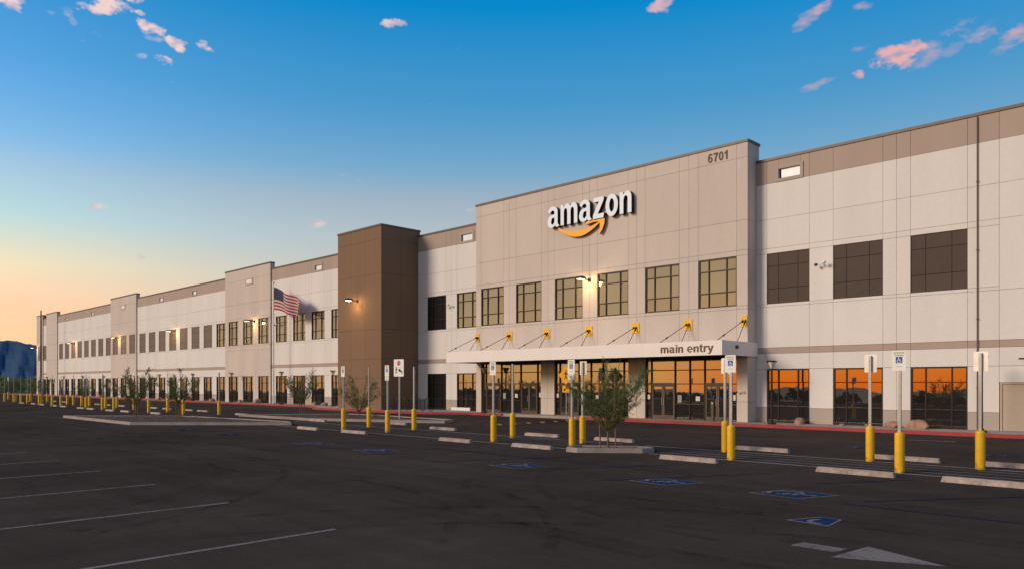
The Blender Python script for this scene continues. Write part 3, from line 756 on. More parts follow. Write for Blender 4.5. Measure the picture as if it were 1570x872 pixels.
# ------------------------------------------------------------------ other signs
def stop_sign():
    r = thing('stop_for_pedestrians_sign', 'square white sign with red stop disc and walking figure before the brown tower', 'sign', (-36.1, 27.15, .10), R(8))
    p = MB(); p.tube([(0, .03, 0), (0, .03, 3.0)], .055, 'steel', 10); link('post', smooth_angle(p.mesh('post')), r)
    pl = link('sign_plate', rounded_plate(.82, 1.02, .006, 'sign_white', .05), r, (0, -.04, 3.02))
    d = MB(); d.face([(.15*math.cos(R(22.5+45*k)), 0, .15*math.sin(R(22.5+45*k))) for k in range(8)], 'sign_red'); link('stop_disc', d.mesh('stop_disc'), pl, (0, -.005, .28))
    t = text_mesh('STOP', .1, 0, 'sign_white'); fit(t, -.11, .11, -.035, .035); link('lettering', t, pl, (0, -.008, .28))
    for s_, z_, w_ in (('FOR', .02, .13), ('WHEN', -.42, .14)):
        pass
    f = MB()                                                  # walking figure
    def strk(pts, w, y=-.006):
        for a, b_ in zip(pts, pts[1:]): f.face([(q.x, y, q.y) for q in line_pts(a, b_, w)], 'black')
    f.face([(-.20+.035*math.cos(t_*.785), -.006, .03+.035*math.sin(t_*.785)) for t_ in range(8)], 'black')
    strk([(-.20, -.01), (-.21, -.18)], .07); strk([(-.21, -.17), (-.28, -.34)], .04); strk([(-.20, -.17), (-.14, -.34)], .04); strk([(-.21, -.03), (-.30, -.13)], .03); strk([(-.19, -.03), (-.10, -.12)], .03)
    link('pedestrian_symbol', f.mesh('pedestrian_symbol'), pl)
    f = MB()                                                  # car
    f.face([(-.02, -.006, -.14), (.0, -.006, -.06), (.10, -.006, -.06), (.17, -.006, -.14), (.31, -.006, -.22), (.31, -.006, -.29), (-.02, -.006, -.18)], 'black')
    for cx, cz in ((.05, -.20), (.26, -.31)): f.face([(cx+.04*math.cos(t_*.785), -.007, cz+.04*math.sin(t_*.785)) for t_ in range(8)], 'black')
    link('car_symbol', f.mesh('car_symbol'), pl)
    t = text_mesh('ALL WAY', .05, 0, 'sign_red'); fit(t, .0, .27, -.03, .0); link('lettering', t, pl, (0, -.006, .03))
stop_sign()
def ped_sign():
    r = thing('pedestrian_crossing_sign', 'yellow diamond crossing sign with arrow plate, on the pavement at the entry', 'sign', (-29.35, 34.5, .0), R(-5))
    p = MB(); p.tube([(0, .03, 0), (0, .03, 3.2)], .03, 'steel', 8); link('post', p.mesh('post'), r)
    b = MB(); s = .60
    b.v = [(s, -.003, 0), (0, -.003, s), (-s, -.003, 0), (0, -.003, -s), (s, .003, 0), (0, .003, s), (-s, .003, 0), (0, .003, -s)]
    k = b.m('sign_yellow')
    for q in ((0, 1, 2, 3)[::-1], (4, 5, 6, 7), (0, 4, 5, 1)[::-1], (1, 5, 6, 2)[::-1], (2, 6, 7, 3)[::-1], (3, 7, 4, 0)[::-1]): b.f.append(q); b.mi.append(k)
    pl = link('sign_plate', b.mesh('sign_plate'), r, (0, -.01, 2.70))
    f = MB()
    def strk(pts, w, y=-.006):
        for a, b_ in zip(pts, pts[1:]): f.face([(q.x, y, q.y) for q in line_pts(a, b_, w)], 'black')
    f.face([(.02+.05*math.cos(t_*.785), -.006, .27+.05*math.sin(t_*.785)) for t_ in range(8)], 'black')
    strk([(.01, .21), (-.01, -.02)], .10); strk([(0, -.01), (-.10, -.26)], .06); strk([(0, -.01), (.10, -.24)], .06); strk([(0, .16), (-.15, .05)], .045); strk([(.02, .16), (.16, .03)], .045)
    link('pedestrian_symbol', f.mesh('pedestrian_symbol'), pl)
    p2 = link('sign_plate', rounded_plate(.60, .42, .006, 'sign_yellow', .03), r, (0, -.01, 1.86))
    f = MB(); 
    f.face([(-.18, -.006, -.12), (-.02, -.006, -.12), (-.07, -.006, -.05), (.16, -.006, .08), (.12, -.006, .13), (-.11, -.006, .0), (-.16, -.006, .05)], 'black'); link('arrow_symbol', f.mesh('arrow_symbol'), p2)
ped_sign()

# ------------------------------------------------------------------ pedestrian lamps
def ped_lamp(lit=False):
    r = link('pedestrian_lamp', None)
    b = MB()
    b.tube([(0, 0, 0), (0, 0, .10)], [.20, .20], 'dark_steel', 16)
    b.tube([(0, 0, .10), (0, 0, .16), (0, 0, .18)], [.10, .09, .06], 'dark_steel', 12)
    link('base', smooth_angle(b.mesh('base')), r)
    b = MB(); b.tube([(0, 0, .15), (0, 0, 2.72), (0, 0, 2.78), (0, 0, 2.80)], [.055, .05, .05, .085], 'dark_steel', 12); link('pole', smooth_angle(b.mesh('pole')), r)
    b = MB(); b.tube([(0, 0, 2.79), (0, 0, 2.86), (0, 0, 3.02), (0, 0, 3.13)], [.07, .10, .165, .20], 'lamp_lit' if lit else 'lamp_glass', 16); link('lamp_shade', smooth_angle(b.mesh('lamp_shade')), r)
    b = MB(); b.tube([(0, 0, 3.13), (0, 0, 3.15), (0, 0, 3.18), (0, 0, 3.20)], [.25, .265, .25, .10], 'dark_steel', 20)
    for k in range(4):
        a = R(45+90*k); b.tube([(.075*math.cos(a), .075*math.sin(a), 2.80), (.225*math.cos(a), .225*math.sin(a), 3.14)], .011, 'dark_steel', 5)
    link('cap', smooth_angle(b.mesh('cap')), r)
    return r
lamp0 = ped_lamp()
lamp_x = [-7.95, -17.1, -38.0, -58.36, -67.6, -78.44, -88.5, -98.7, -109, -120, -130, -140, -150]
lamp_lbl = ['black pedestrian lamp mostly hidden behind the rightmost bollard post', 'black pedestrian lamp beside the first orange window right of the entry', 'black pedestrian lamp in front of the left entry doors',
            'black pedestrian lamp left of the brown tower', 'black pedestrian lamp right beside the flagpole'] + ['%s black pedestrian lamp left of the flagpole' % ORD[i] for i in range(8)]
for i, x in enumerate(lamp_x):
    y = 36.0 if x > -30 else (36.55 if x < -57 else 35.9)
    o = lamp0 if i == 0 else copy_tree(lamp0)
    o.location = (x, y, .15)
    tag(o, lamp_lbl[i], 'lamp', 'pedestrian lamps along the pavement')

# ------------------------------------------------------------------ the building
YM = 37.75; YT = 36.8; YB = 34.16; YT2 = 37.60
bld = thing('warehouse_building', 'long white and taupe warehouse with brown stair tower, entry canopy and rows of windows', 'building', (-18.8, YM, 0))
BX, BY = -18.8, YM
UNIT = {}
def unit_box(mk_):
    if mk_ not in UNIT:
        b = MB(); b.box(0, 1, 0, 1, 0, 1, mk_); UNIT[mk_] = b.mesh('wall_panel')
    return UNIT[mk_]
GAP = .014; TH_ = .16
panel_list = []           # (x0,x1,yface,z0,z1,mat)
def panel(x0, x1, yf, z0, z1, mk_): panel_list.append((x0, x1, yf, z0, z1, mk_))
core = MB()
def bpart(name, b, smooth=False):
    for i, v in enumerate(b.v): b.v[i] = (v[0]-BX, v[1]-BY, v[2])
    me = b.mesh(name, smooth); return link(name, me, bld)

# bays: window columns (left, right edge)
def wl(k): return -18.2-3.508*k if k <= 8 else -64.0-3.472*(k-13)
WW = 2.30
ROWS = [.15, .94, 2.95, 3.76, 4.07, 6.22, 6.37, 9.01, 9.28, 10.81, 12.70, 14.0]
windows = []              # (x0,x1,z0,z1,yface,kind)
def column(x0, x1, yf, rows, kinds, upper=None, lower=None, opening=None, top=14.0):
    """one column of panels; kinds: function row index -> material key"""
    for i in range(len(rows)-1):
        z0, z1 = rows[i], rows[i+1]
        if lower and z1 <= lower[1]+.001 and z0 >= lower[0]-.12: continue
        if upper and z0 >= upper[0]-.001 and z1 <= upper[1]+.001: continue
        mk_ = kinds(z0, z1)
        if opening and i == len(rows)-2:
            ox0, ox1, oz0, oz1 = opening
            panel(x0, ox0, yf, z0, z1, mk_); panel(ox1, x1, yf, z0, z1, mk_)
            panel(ox0, ox1, yf, z0, oz0, mk_); panel(ox0, ox1, yf, oz1, z1, mk_)
            continue
        panel(x0, x1, yf, z0, z1, mk_)
def main_kind(z0, z1):
    if z0 >= 12.69: return 'band_wall'
    if abs(z0-3.76) < .01: return 'band_wall'
    if z1 <= .95: return 'dado_wall'
    return 'white_wall'
def taupe_kind(z0, z1): return 'taupe_wall'
def brown_kind(z0, z1): return 'brown_wall'
LO = (.15, 2.95); UP = (6.37, 9.01)
def run(xs, yf, rows, kinds, openings=(), backed=True):
    """xs: list of (x0,x1,upper kind or None,lower kind or None)"""
    for (x0, x1, u, l) in xs:
        op = None
        for o_ in openings:
            if x0-.01 <= o_[0] and o_[1] <= x1+.01: op = o_
        column(x0, x1, yf, rows, kinds, UP if u else None, LO if l else None, op)
        if u: windows.append((x0, x1, UP[0], UP[1], yf, u))
        if l: windows.append((x0, x1, LO[0]+.02, LO[1], yf, l))
def bays(ks, xl, xr, up, lo, mids):
    """alternate piers and window columns from xr leftward to xl"""
    out = []; cur = xr
    for k in ks:
        a = wl(k); b_ = a+WW
        if cur-b_ > .05:
            if mids(k) and cur-b_ > .9:
                m_ = (cur+b_)/2; out += [(m_, cur, None, None), (b_, m_, None, None)]
            else: out.append((b_, cur, None, None))
        out.append((a, b_, up(k), lo(k))); cur = a
    if cur-xl > .05: out.append((xl, cur, None, None))
    return out
# right of the entry (right to left); first columns lie beyond the frame
right = [(9.9, 12.0, None, None)]
for j in range(3):
    x = 7.57-3.508*j; right += [(x, x+WW, 'infill', 'glass'), (x-1.2, x, None, None)]
right += [(-2.63, -1.81, None, None)]
right += [(-5.3, -2.63, None, None), (-7.68, -5.3, None, 'door'), (-8.49, -7.68, None, None), (-8.88, -8.49, None, None)]
right += [(-11.2, -8.88, 'infill', 'glass'), (-11.81, -11.2, None, None), (-12.41, -11.81, None, None), (-14.74, -12.41, 'infill', 'glass'), (-15.93, -14.74, None, None), (-18.2, -15.93, 'infill', 'glass'), (-18.8, -18.2, None, None)]
right = [(a, b_, u, (l if l != 'door' else None)) for a, b_, u, l in right if True]
OPEN_R = [(-17.55, -16.40, 12.86, 13.36)]
run([r_ for r_ in right if not (r_[0] == -7.68)], YM, ROWS, main_kind, OPEN_R)
# door column
column(-7.68, -5.3, YM, [.15, 2.25, 2.95, 3.76, 4.07, 6.22, 9.28, 10.81, 12.7, 14.0], main_kind, None, (.15, 2.25))
# between the entry tower and the brown tower
OPEN_M = [(-42.45, -41.20, 12.86, 13.36)]
mid = [(-40.68, -39.8, None, None), (-42.98, -40.68, 'lit', 'glass'), (-43.62, -42.98, None, None), (-44.24, -43.62, None, None), (-46.52, -44.24, 'black', 'black'), (-47.7, -46.52, None, None)]
run(mid, YM, ROWS, main_kind, OPEN_M)
# left of the brown tower
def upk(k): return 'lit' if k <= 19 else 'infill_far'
def lok(k): return 'glass'
def op(x): return (x-.55, x+.55, 12.9, 13.34)
secA = bays([12, 13, 14, 15], -71.8, -53.8, upk, lok, lambda k: True)
run(secA, YM, ROWS, main_kind, [(-63.35, -62.15, 12.88, 13.34)])
ROW2 = [.15, 2.95, 5.75, 6.22, 6.37, 9.01, 9.28, 10.81, 13.35, 14.65]
sec2 = bays([16, 17, 18], -82.25, -71.8, upk, lok, lambda k: True)
run(sec2, YT2, ROW2, taupe_kind)
secB = bays(list(range(19, 27)), -109.95, -82.25, upk, lok, lambda k: k % 2 == 0)
run(secB, YM, ROWS, main_kind, [op(-90.9), op(-101.3)])
sec3 = bays([27, 28, 29], -120.4, -109.95, upk, lok, lambda k: True)
run(sec3, YT2, ROW2, taupe_kind)
secC = bays(list(range(30, 38)), -148.0, -120.4, upk, lok, lambda k: k % 2 == 0)
run(secC, YM, ROWS, main_kind, [op(-129.2), op(-142.8)])
run([(-149.6, -148.0, None, None), (-151.6, -149.6, None, 'glass'), (-152.5, -151.6, None, None), (-154.4, -152.5, None, 'glass'), (-154.7, -154.4, None, None)], YT2, ROW2, taupe_kind)
run([(-157.3, -154.7, 'infill_far', 'glass')], YM, ROWS, main_kind)
run([(-157.6, -157.2, None, None), (-160.2, -157.6, 'infill_far', 'glass'), (-161.2, -160.2, None, None)], YT2, ROW2, taupe_kind)

# entry tower
TXL, TXR = -39.8, -18.8
tc = [-18.8, -19.43, -21.73, -22.32, -22.93, -25.24, -25.83, -26.44, -28.77, -29.38, -29.95, -32.26, -32.84, -33.44, -35.78, -36.42, -36.98, -39.27, -39.8]
TROW = [4.3, 6.12, 6.30, 8.94, 9.22, 10.80, 14.10, 15.0]
for a, b_ in zip(tc[1:], tc):
    win = (b_-a) > 1.5
    column(a, b_, YT, TROW, taupe_kind, (6.30, 8.94) if win else None)
    if win: windows.append((a, b_, 6.30, 8.94, YT, 'lit'))
SF = [(-25.24, -19.43), (-32.30, -26.44), (-39.27, -33.50)]
edges = [(-19.43, -18.8), (-26.44, -25.24), (-33.50, -32.30), (-39.8, -39.27)]
for a, b_ in edges:
    for z0, z1 in ((.15, 1.22), (1.22, 3.62), (3.62, 4.3)):
        if b_-a > 1: panel(a, (a+b_)/2, YT, z0, z1, 'taupe_wall'); panel((a+b_)/2, b_, YT, z0, z1, 'taupe_wall')
        else: panel(a, b_, YT, z0, z1, 'taupe_wall')
for a, b_ in SF: panel(a, b_, YT, 3.62, 4.3, 'canopy_dark')  # headers over the storefronts, the canopy's shade put into their dark colour
# brown tower
BXL, BXR = -53.78, -47.70
BROW = [.0, 2.60, 4.11, 6.41, 10.70, 13.35, 14.45]
for a, b_ in ((-49.84, BXR), (-51.8, -49.84), (BXL, -51.8)):
    for z0, z1 in zip(BROW, BROW[1:]): panel(a, b_, YB, z0 if z0 else .0, z1, 'brown_wall')

# panels -> objects; the ones that show largest are parts of their own, the rest one joined part
def pix_area(p):
    x0, x1, yf, z0, z1, _ = p; s, c = math.sin(yaw), math.cos(yaw); d = -s*(x0+x1)/2+c*yf
    if d <= 1: return 0
    u0 = (c*x0+s*yf)/(-s*x0+c*yf); u1 = (c*x1+s*yf)/max(.5, (-s*x1+c*yf))
    if u0 > .70: return 0
    return abs(u1-u0)*1150*(z1-z0)/d*1150
panel_list.sort(key=pix_area, reverse=True)
rest = MB()
for i, (x0, x1, yf, z0, z1, mk_) in enumerate(panel_list):
    g = GAP/2; top_flush = 0
    X0, X1, Z0, Z1 = x0+g, x1-g, z0+g, z1-g
    recess = .02 if abs(z0-3.76) < .01 and yf == YM and mk_ == 'band_wall' else 0.
    if i < 290:
        link('wall_panel', unit_box(mk_), bld, (X0-BX, yf+recess-BY, Z0), scale=(X1-X0, TH_-recess, Z1-Z0))
    else:
        rest.box(X0, X1, yf+recess, yf+TH_, Z0, Z1, mk_)
tag(bpart('distant_wall_panels', rest), kind='stuff')

# body behind the panels: walls, roofs, tower returns
body = MB()
def hollow(x0, x1, yf, ztop, ybk=98.): body.box(x0, x1, yf+TH_+.001, ybk, .02, ztop, 'sealant')
hollow(-161.1, 12.0, YM+.0, 12.55)
body.box(-161.1, 12.0, YM+TH_+.2, 98, 12.56, 12.60, 'roof')
for z in (0,):
    body.box(TXL+.03, TXR-.16, YT+TH_+.001, YM+.34, 4.3, 14.9, 'sealant')
    body.box(BXL+.03, BXR-.16, YB+TH_+.001, YM+.2, .02, 14.35, 'sealant')
    for a, b_ in ((-82.2, -71.85), (-120.35, -110.0), (-154.65, -148.05)): body.box(a, b_, YT2+TH_+.001, YT2+.35, .02, 14.55, 'sealant')
    body.box(-161.1, -157.3, YT2+TH_+.001, YM+3, .02, 14.55, 'sealant')
# main parapet backs, left open at the scuppers
def parapet(x0, x1, openings):
    xs = [x0]
    for a, b_, c_, d_ in sorted(openings):
        body.box(xs[-1], a, YM+TH_+.001, YM+.30, 12.551, 13.98, 'sealant'); body.box(a, b_, YM+TH_+.001, YM+.30, 12.551, c_, 'sealant'); body.box(a, b_, YM+TH_+.001, YM+.30, d_, 13.98, 'sealant'); xs.append(b_)
    body.box(xs[-1], x1, YM+TH_+.001, YM+.30, 12.551, 13.98, 'sealant')
parapet(-18.79, 12.0, OPEN_R); parapet(-47.69, -39.81, OPEN_M); parapet(-71.85, -53.75, [(-63.35, -62.15, 12.88, 13.34)])
parapet(-110.0, -82.2, [op(-90.9), op(-101.3)]); parapet(-148.05, -120.35, [op(-129.2), op(-142.8)]); parapet(-157.2, -154.7, [])
bpart('wall_core', body)
# returns (side faces) as proper panels
def side_panels(x, y0, y1, rows, mk_, cols=1):
    for z0, z1 in zip(rows, rows[1:]):
        for j in range(cols):
            a = y0+(y1-y0)*j/cols; b_ = y0+(y1-y0)*(j+1)/cols
            link('wall_panel', unit_box(mk_), bld, (x-.16-BX+.0015, a+GAP/2-BY+(.0 if j else 0), z0+GAP/2), scale=(.16, b_-a-GAP, z1-z0-GAP))
side_panels(TXR, YT+TH_, YM, [.15, 1.22, 4.3, 6.12, 9.22, 10.8, 14.1, 15.0], 'taupe_wall')
side_panels(TXR, YM, YM+.34, [14.04, 15.0], 'taupe_wall')
side_panels(BXR, YB+TH_, YM, BROW, 'brown_wall', 2)
side_panels(BXR, YM, YM+.2, [14.04, 14.45], 'brown_wall')
side_panels(-157.2, YT2+TH_-.1, YM+.1, [.15, 6.2, 9.3, 14.65], 'taupe_wall')
for x in (-71.8, -109.95, -148.0): side_panels(x, YT2+TH_, YT2+.5, [14.02, 14.65], 'taupe_wall')
lw = MB()
for z0, z1, m_ in ((.15, 14.45, 'brown_wall'),): lw.box(BXL-.0, BXL+.03, YB+TH_+.004, YM, z0, z1, m_)
lw.box(TXL, TXL+.03, YT+TH_+.004, YM+.34, 4.3, 15, 'taupe_wall'); lw.box(-161.2, -161.1, YM+.02, 98, .1, 14.6, 'white_wall')
bpart('side_wall', lw)
# metal caps on the parapets
def cap(x0, x1, yf, z, back=.34, ret=None):
    b = MB(); b.box(x0-.03, x1+.03, yf-.05, yf+back, z-.11, z+.025, 'cap')
    if ret: b.box(x1-.20, x1+.05, yf+back+.001, ret, z-.11, z+.0245, 'cap')
    bpart('parapet_cap', b)
cap(TXR, 12, YM, 14.0); cap(-47.7, TXL, YM, 14.0); cap(-71.8, BXL, YM, 14.0); cap(-109.95, -82.25, YM, 14.0); cap(-148, -120.4, YM, 14.0); cap(-157.2, -154.7, YM, 14.0)
cap(TXL, TXR, YT, 15.0, ret=YM+.38); cap(BXL, BXR, YB, 14.45, ret=YM+.24)
for a, b_ in ((-82.25, -71.8), (-120.4, -109.95), (-154.7, -148.0)): cap(a, b_, YT2, 14.65, .5)
cap(-161.2, -157.2, YT2, 14.65, ret=YM+1)
# frames round the parapet openings
for a, b_, c_, d_ in OPEN_R+OPEN_M+[(-63.35, -62.15, 12.88, 13.34)]+[op(x) for x in (-90.9, -101.3, -129.2, -142.8)]:
    b = MB(); w = .16
    b.box(a-w, a, YM-.05, YM+.31, c_-w, d_+w, 'dado_wall'); b.box(b_, b_+w, YM-.05, YM+.31, c_-w, d_+w, 'dado_wall')
    b.box(a, b_, YM-.05, YM+.31, c_-w, c_, 'dado_wall'); b.box(a, b_, YM-.05, YM+.31, d_, d_+w, 'dado_wall')
    o_ = bpart('opening_frame', b)
    b = MB(); b.box(a+.12, b_, YM+.06, YM+.09, c_, d_, 'opal'); pn = bpart('pane', b); pn.parent = o_
for x in (-76.45, -115.0):
    b = MB(); b.box(x-.85, x+.85, YT2-.04, YT2, 12.72, 13.4, 'dado_wall'); b.box(x-.6, x+.6, YT2-.045, YT2-.0401, 12.86, 13.28, 'sign_white'); bpart('opening_frame', b)
# downspout
b = MB(); b.tube([(-8.49, YM-.06, .2), (-8.49, YM-.06, 13.85)], .026, 'infill_far', 8)
for z in (2, 5, 8, 11): b.box(-8.54, -8.44, YM-.09, YM, z, z+.03, 'infill_far')
bpart('downspout', b)

# windows --------------------------------------------------------------
CF = (0, .27, .73, 1.0); RF = (0, .30, .75, 1.0)
_wc = {}
def window(x0, x1, z0, z1, yf, kind):
    w = x1-x0; h = z1-z0; near = x1 > -90; key = (round(w, 2), round(h, 2), kind, near)
    lo = z0 < 2
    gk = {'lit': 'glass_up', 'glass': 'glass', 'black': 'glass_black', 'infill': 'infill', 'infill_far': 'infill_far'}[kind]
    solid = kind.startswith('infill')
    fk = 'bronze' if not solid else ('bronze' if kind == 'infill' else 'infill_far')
    if key not in _wc:
        b = MB(); t = .065; t2 = .05 if not solid else .018
        yo, yi = .035, .13
        if solid: yo, yi, t = .05, .13, .03
        b.box(0, t, yo, yi, 0, h, fk); b.box(w-t, w, yo, yi, 0, h, fk); b.box(t, w-t, yo, yi, 0, t+(.05 if lo and not solid else 0), fk); b.box(t, w-t, yo, yi, h-t, h, fk)
        if not solid:
            for c in CF[1:3]: b.box(w*c-t2/2, w*c+t2/2, yo+.002, yi, t, h-t, fk)
            for r_ in RF[1:3]: b.box(t, w-t, yo+.004, yi, h*r_-t2/2, h*r_+t2/2, fk)
        fr = b.mesh('window_frame')
        panes = []
        for c0, c1 in zip(CF, CF[1:]):
            for r0, r1 in zip(RF, RF[1:]):
                b = MB(); pw = (c1-c0)*w; ph = (r1-r0)*h; g = 0 if not solid else .011
                tilt = .0 if solid else math.tan(R(.62))*ph/2
                y = .10 if not solid else .075
                a = [(g, y-tilt, g), (pw-g, y-tilt, g), (pw-g, y+tilt, ph-g), (g, y+tilt, ph-g)]
                if solid: b.box(g, pw-g, .06, .12, g, ph-g, gk)
                else: b.box(0, pw, 0, 0, 0, 0, gk) if False else b.face(a, gk)
                panes.append((c0*w, r0*h, b.mesh('pane')))
        one = None
        if not near:
            b = MB()
            for c0, r0, me in panes:
                for p in me.polygons: b.face([(me.vertices[i].co.x+c0, me.vertices[i].co.y, me.vertices[i].co.z+r0) for i in p.vertices], gk)
            one = b.mesh('pane')
        bk = MB(); bk.box(0, w, .135, .158, 0, h, 'black'); 
        _wc[key] = (fr, panes, one)
    fr, panes, one = _wc[key]
    o = link('window', fr, bld, (x0-BX, yf-BY, z0))
    if one: link('pane', one, o)
    else:
        for cx, cz, me in panes:
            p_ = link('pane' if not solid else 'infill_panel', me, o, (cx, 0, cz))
            if not solid: p_.rotation_euler = (R(rnd.uniform(-.10, .10)), 0, R(rnd.uniform(-.22, .22)))
for wdef in windows: window(*wdef)

# entry storefronts ----------------------------------------------------
def storefront(x0, x1, idx):
    w = x1-x0; h0, h1 = .15, 3.62; yf = YT+.10
    V = [0, .062, .335, .50, .66, .93, 1.0]; V = [v*w for v in V]; Hh = [1.03, 2.17, 2.95]
    fr = MB(); t = .06
    for v in V:
        c = min(max(v, t/2), w-t/2); fr.box(c-t/2, c+t/2, 0, .12, 0, h1-h0, 'bronze')
    for z in [h0+.05]+Hh+[h1-.04]:
        for a, b_ in zip(V, V[1:]):
            door = (a, b_) in ((V[1], V[2]), (V[4], V[5]))
            if door and z < 2: continue
            tt = .05 if z not in (2.17,) else (.12 if door else .05)
            fr.box(a+t/2, b_-t/2, .004, .11, z-h0-tt/2, z-h0+tt/2, 'bronze' if not (door and z == 2.17) else 'door_bronze')
    o = link('storefront', fr.mesh('storefront_frame'), bld, (x0-BX, yf-BY, h0))
    zs = [h0, 1.03, 2.17, 2.95, 3.62]
    for i, (a, b_) in enumerate(zip(V, V[1:])):
        for j, (z0, z1) in enumerate(zip(zs, zs[1:])):
            if i in (1, 4) and j < 2: continue
            b = MB(); ph = z1-z0; tl = math.tan(R(.62))*ph/2
            b.face([(0, .07-tl, 0), (b_-a, .07-tl, 0), (b_-a, .07+tl, ph), (0, .07+tl, ph)], 'glass')
            link('pane', b.mesh('pane'), o, (a, 0, z0-h0)).rotation_euler = (R(rnd.uniform(-.08, .08)), 0, R(rnd.uniform(-.2, .2)))
    for (a, b_) in ((V[1], V[2]), (V[4], V[5])):             # two leaves in each doorway
        m_ = (a+b_)/2
        for s, (p, q) in enumerate(((a+.04, m_-.005), (m_+.005, b_-.04))):
            W_ = q-p; H_ = 1.94; st = .09
            b = MB(); b.box(0, st, 0, .05, 0, H_, 'door_bronze'); b.box(W_-st, W_, 0, .05, 0, H_, 'door_bronze'); b.box(st, W_-st, 0, .05, 0, .20, 'door_bronze'); b.box(st, W_-st, 0, .05, H_-.09, H_, 'door_bronze')
            d = link('door', b.mesh('door'), bld, (x0+p-BX, yf+.03-BY, h0+.01))
            b = MB(); b.face([(st, .03, .2), (W_-st, .03, .2), (W_-st, .044, H_-.09), (st, .044, H_-.09)], 'glass'); link('pane', b.mesh('pane'), d)
            hx = W_-.06 if s == 0 else .06
            b = MB(); b.tube([(hx, -.0, .80), (hx, -.05, .82), (hx, -.05, 1.18), (hx, 0, 1.2)], .014, 'steel', 6); link('handle', b.mesh('handle'), d)
    # notices on the glass
    for (u, z0_, ww, hh, mk_) in ((.03*w, 1.28, .16, .26, 'paper'), (.385*w, 1.12, .26, .42, 'paper_grey'), (.585*w, 1.22, .26, .26, 'paper'), (.965*w, 1.28, .14, .3, 'paper')):
        b = MB(); b.box(-ww/2, ww/2, -.004, .0, 0, hh, mk_); tag(link('notice', b.mesh('notice'), o, (u, .045, z0_-h0)))
for i, (a, b_) in enumerate(SF): storefront(a, b_, i)
# service door
b = MB(); b.box(-7.66, -7.58, YM+.02, YM+.12, .15, 2.25, 'door_beige'); b.box(-5.4, -5.32, YM+.02, YM+.12, .15, 2.25, 'door_beige'); b.box(-7.58, -5.4, YM+.02, YM+.12, 2.17, 2.25, 'door_beige')
bpart('door_frame', b)
for a, b_, hx in ((-7.575, -6.495, .98), (-6.485, -5.405, .08)):
    b = MB(); b.box(0, b_-a, 0, .05, 0, 2.0, 'door_beige')
    for z in (.25, 1.0, 1.75): b.box(-.004 if hx > .5 else b_-a-.02, .02 if hx > .5 else b_-a+.004, -.012, 0, z, z+.1, 'steel')
    d = link('door', b.mesh('door'), bld, (a-BX, YM+.06-BY, .16))
    b = MB(); b.tube([(hx, -.0, .95), (hx, -.06, .95)], .02, 'steel', 8); b.tube([(hx, -.06, .95), (hx+(-.11 if hx > .5 else .11), -.06, .95)], .012, 'steel', 6); link('handle', b.mesh('handle'), d)

# canopy ---------------------------------------------------------------
CY = 33.93; CXL, CXR = -39.76, -18.70; CZ0, CZ1 = 3.62, 4.36
n = 9
for i in range(n):
    a = CXL+(CXR-CXL)*i/n; b_ = CXL+(CXR-CXL)*(i+1)/n
    link('canopy_panel', unit_box('canopy'), bld, (a-BX+(.004 if i else 0), CY-BY, CZ0), scale=(b_-a-.004-(0 if i < n-1 else 0), .06, CZ1-CZ0))
for x in (CXR-.06, CXL):
    link('canopy_panel', unit_box('canopy'), bld, (x-BX, CY+.061-BY, CZ0+.0), scale=(.06, YM-CY-.062, CZ1-CZ0-.002))
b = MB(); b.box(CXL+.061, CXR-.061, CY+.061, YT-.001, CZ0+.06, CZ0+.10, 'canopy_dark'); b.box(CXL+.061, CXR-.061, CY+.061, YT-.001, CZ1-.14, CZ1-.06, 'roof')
bpart('canopy_deck', b)
b = MB(); b.box(-19.75, -19.45, YT-.16, YT-.10, .0, .0, 'black') if False else b.box(CXR, CXR+.05, 35.3, 35.55, 3.98, 4.14, 'dark_steel'); bpart('junction_box', b)
# yellow anchor plates and hanger rods
for i, x in enumerate((-39.62, -36.40, -32.93, -29.42, -25.90, -22.35, -18.98)):
    hw_ = .27 if 0 < i < 6 else .17
    b = MB(); b.box(-hw_, hw_, -.035, -.001, -.30, .30, 'plate_yellow')
    o = link('anchor_plate', b.mesh('anchor_plate'), bld, (x-BX, YT-BY, 5.47))
    b = MB()
    for dx in (-.07, .09): b.box(dx-.012, dx+.012, -.16, -.035, -.07, .07, 'dark_steel')
    for q in ((-hw_+.07, -.2), (hw_-.07, -.2), (-hw_+.07, .2), (hw_-.07, .2)): b.tube([(q[0], -.035, q[1]), (q[0], -.055, q[1])], .02, 'plate_yellow', 6)
    link('bracket', b.mesh('bracket'), o)
    b = MB(); z = -1.10
    p0 = Vector((-.07, -.13, -.02)); p1 = Vector((-.07, CY-YT+.15, z)); b.tube([p0, p1], .018, 'dark_steel', 6)
    m_ = p0+(p1-p0)*.72; m2 = p0+(p1-p0)*.78; b.tube([m_, m2], .04, 'dark_steel', 8); b.tube([p0, p0+(p1-p0)*.05], .035, 'dark_steel', 8)
    p0 = Vector((.09, -.12, -.05)); p1 = Vector((.12, -1.0, z)); b.tube([p0, p1], .018, 'dark_steel', 6); b.tube([p0, p0+(p1-p0)*.12], .035, 'dark_steel', 8)
    link('hanger_rod', b.mesh('hanger_rod'), o)

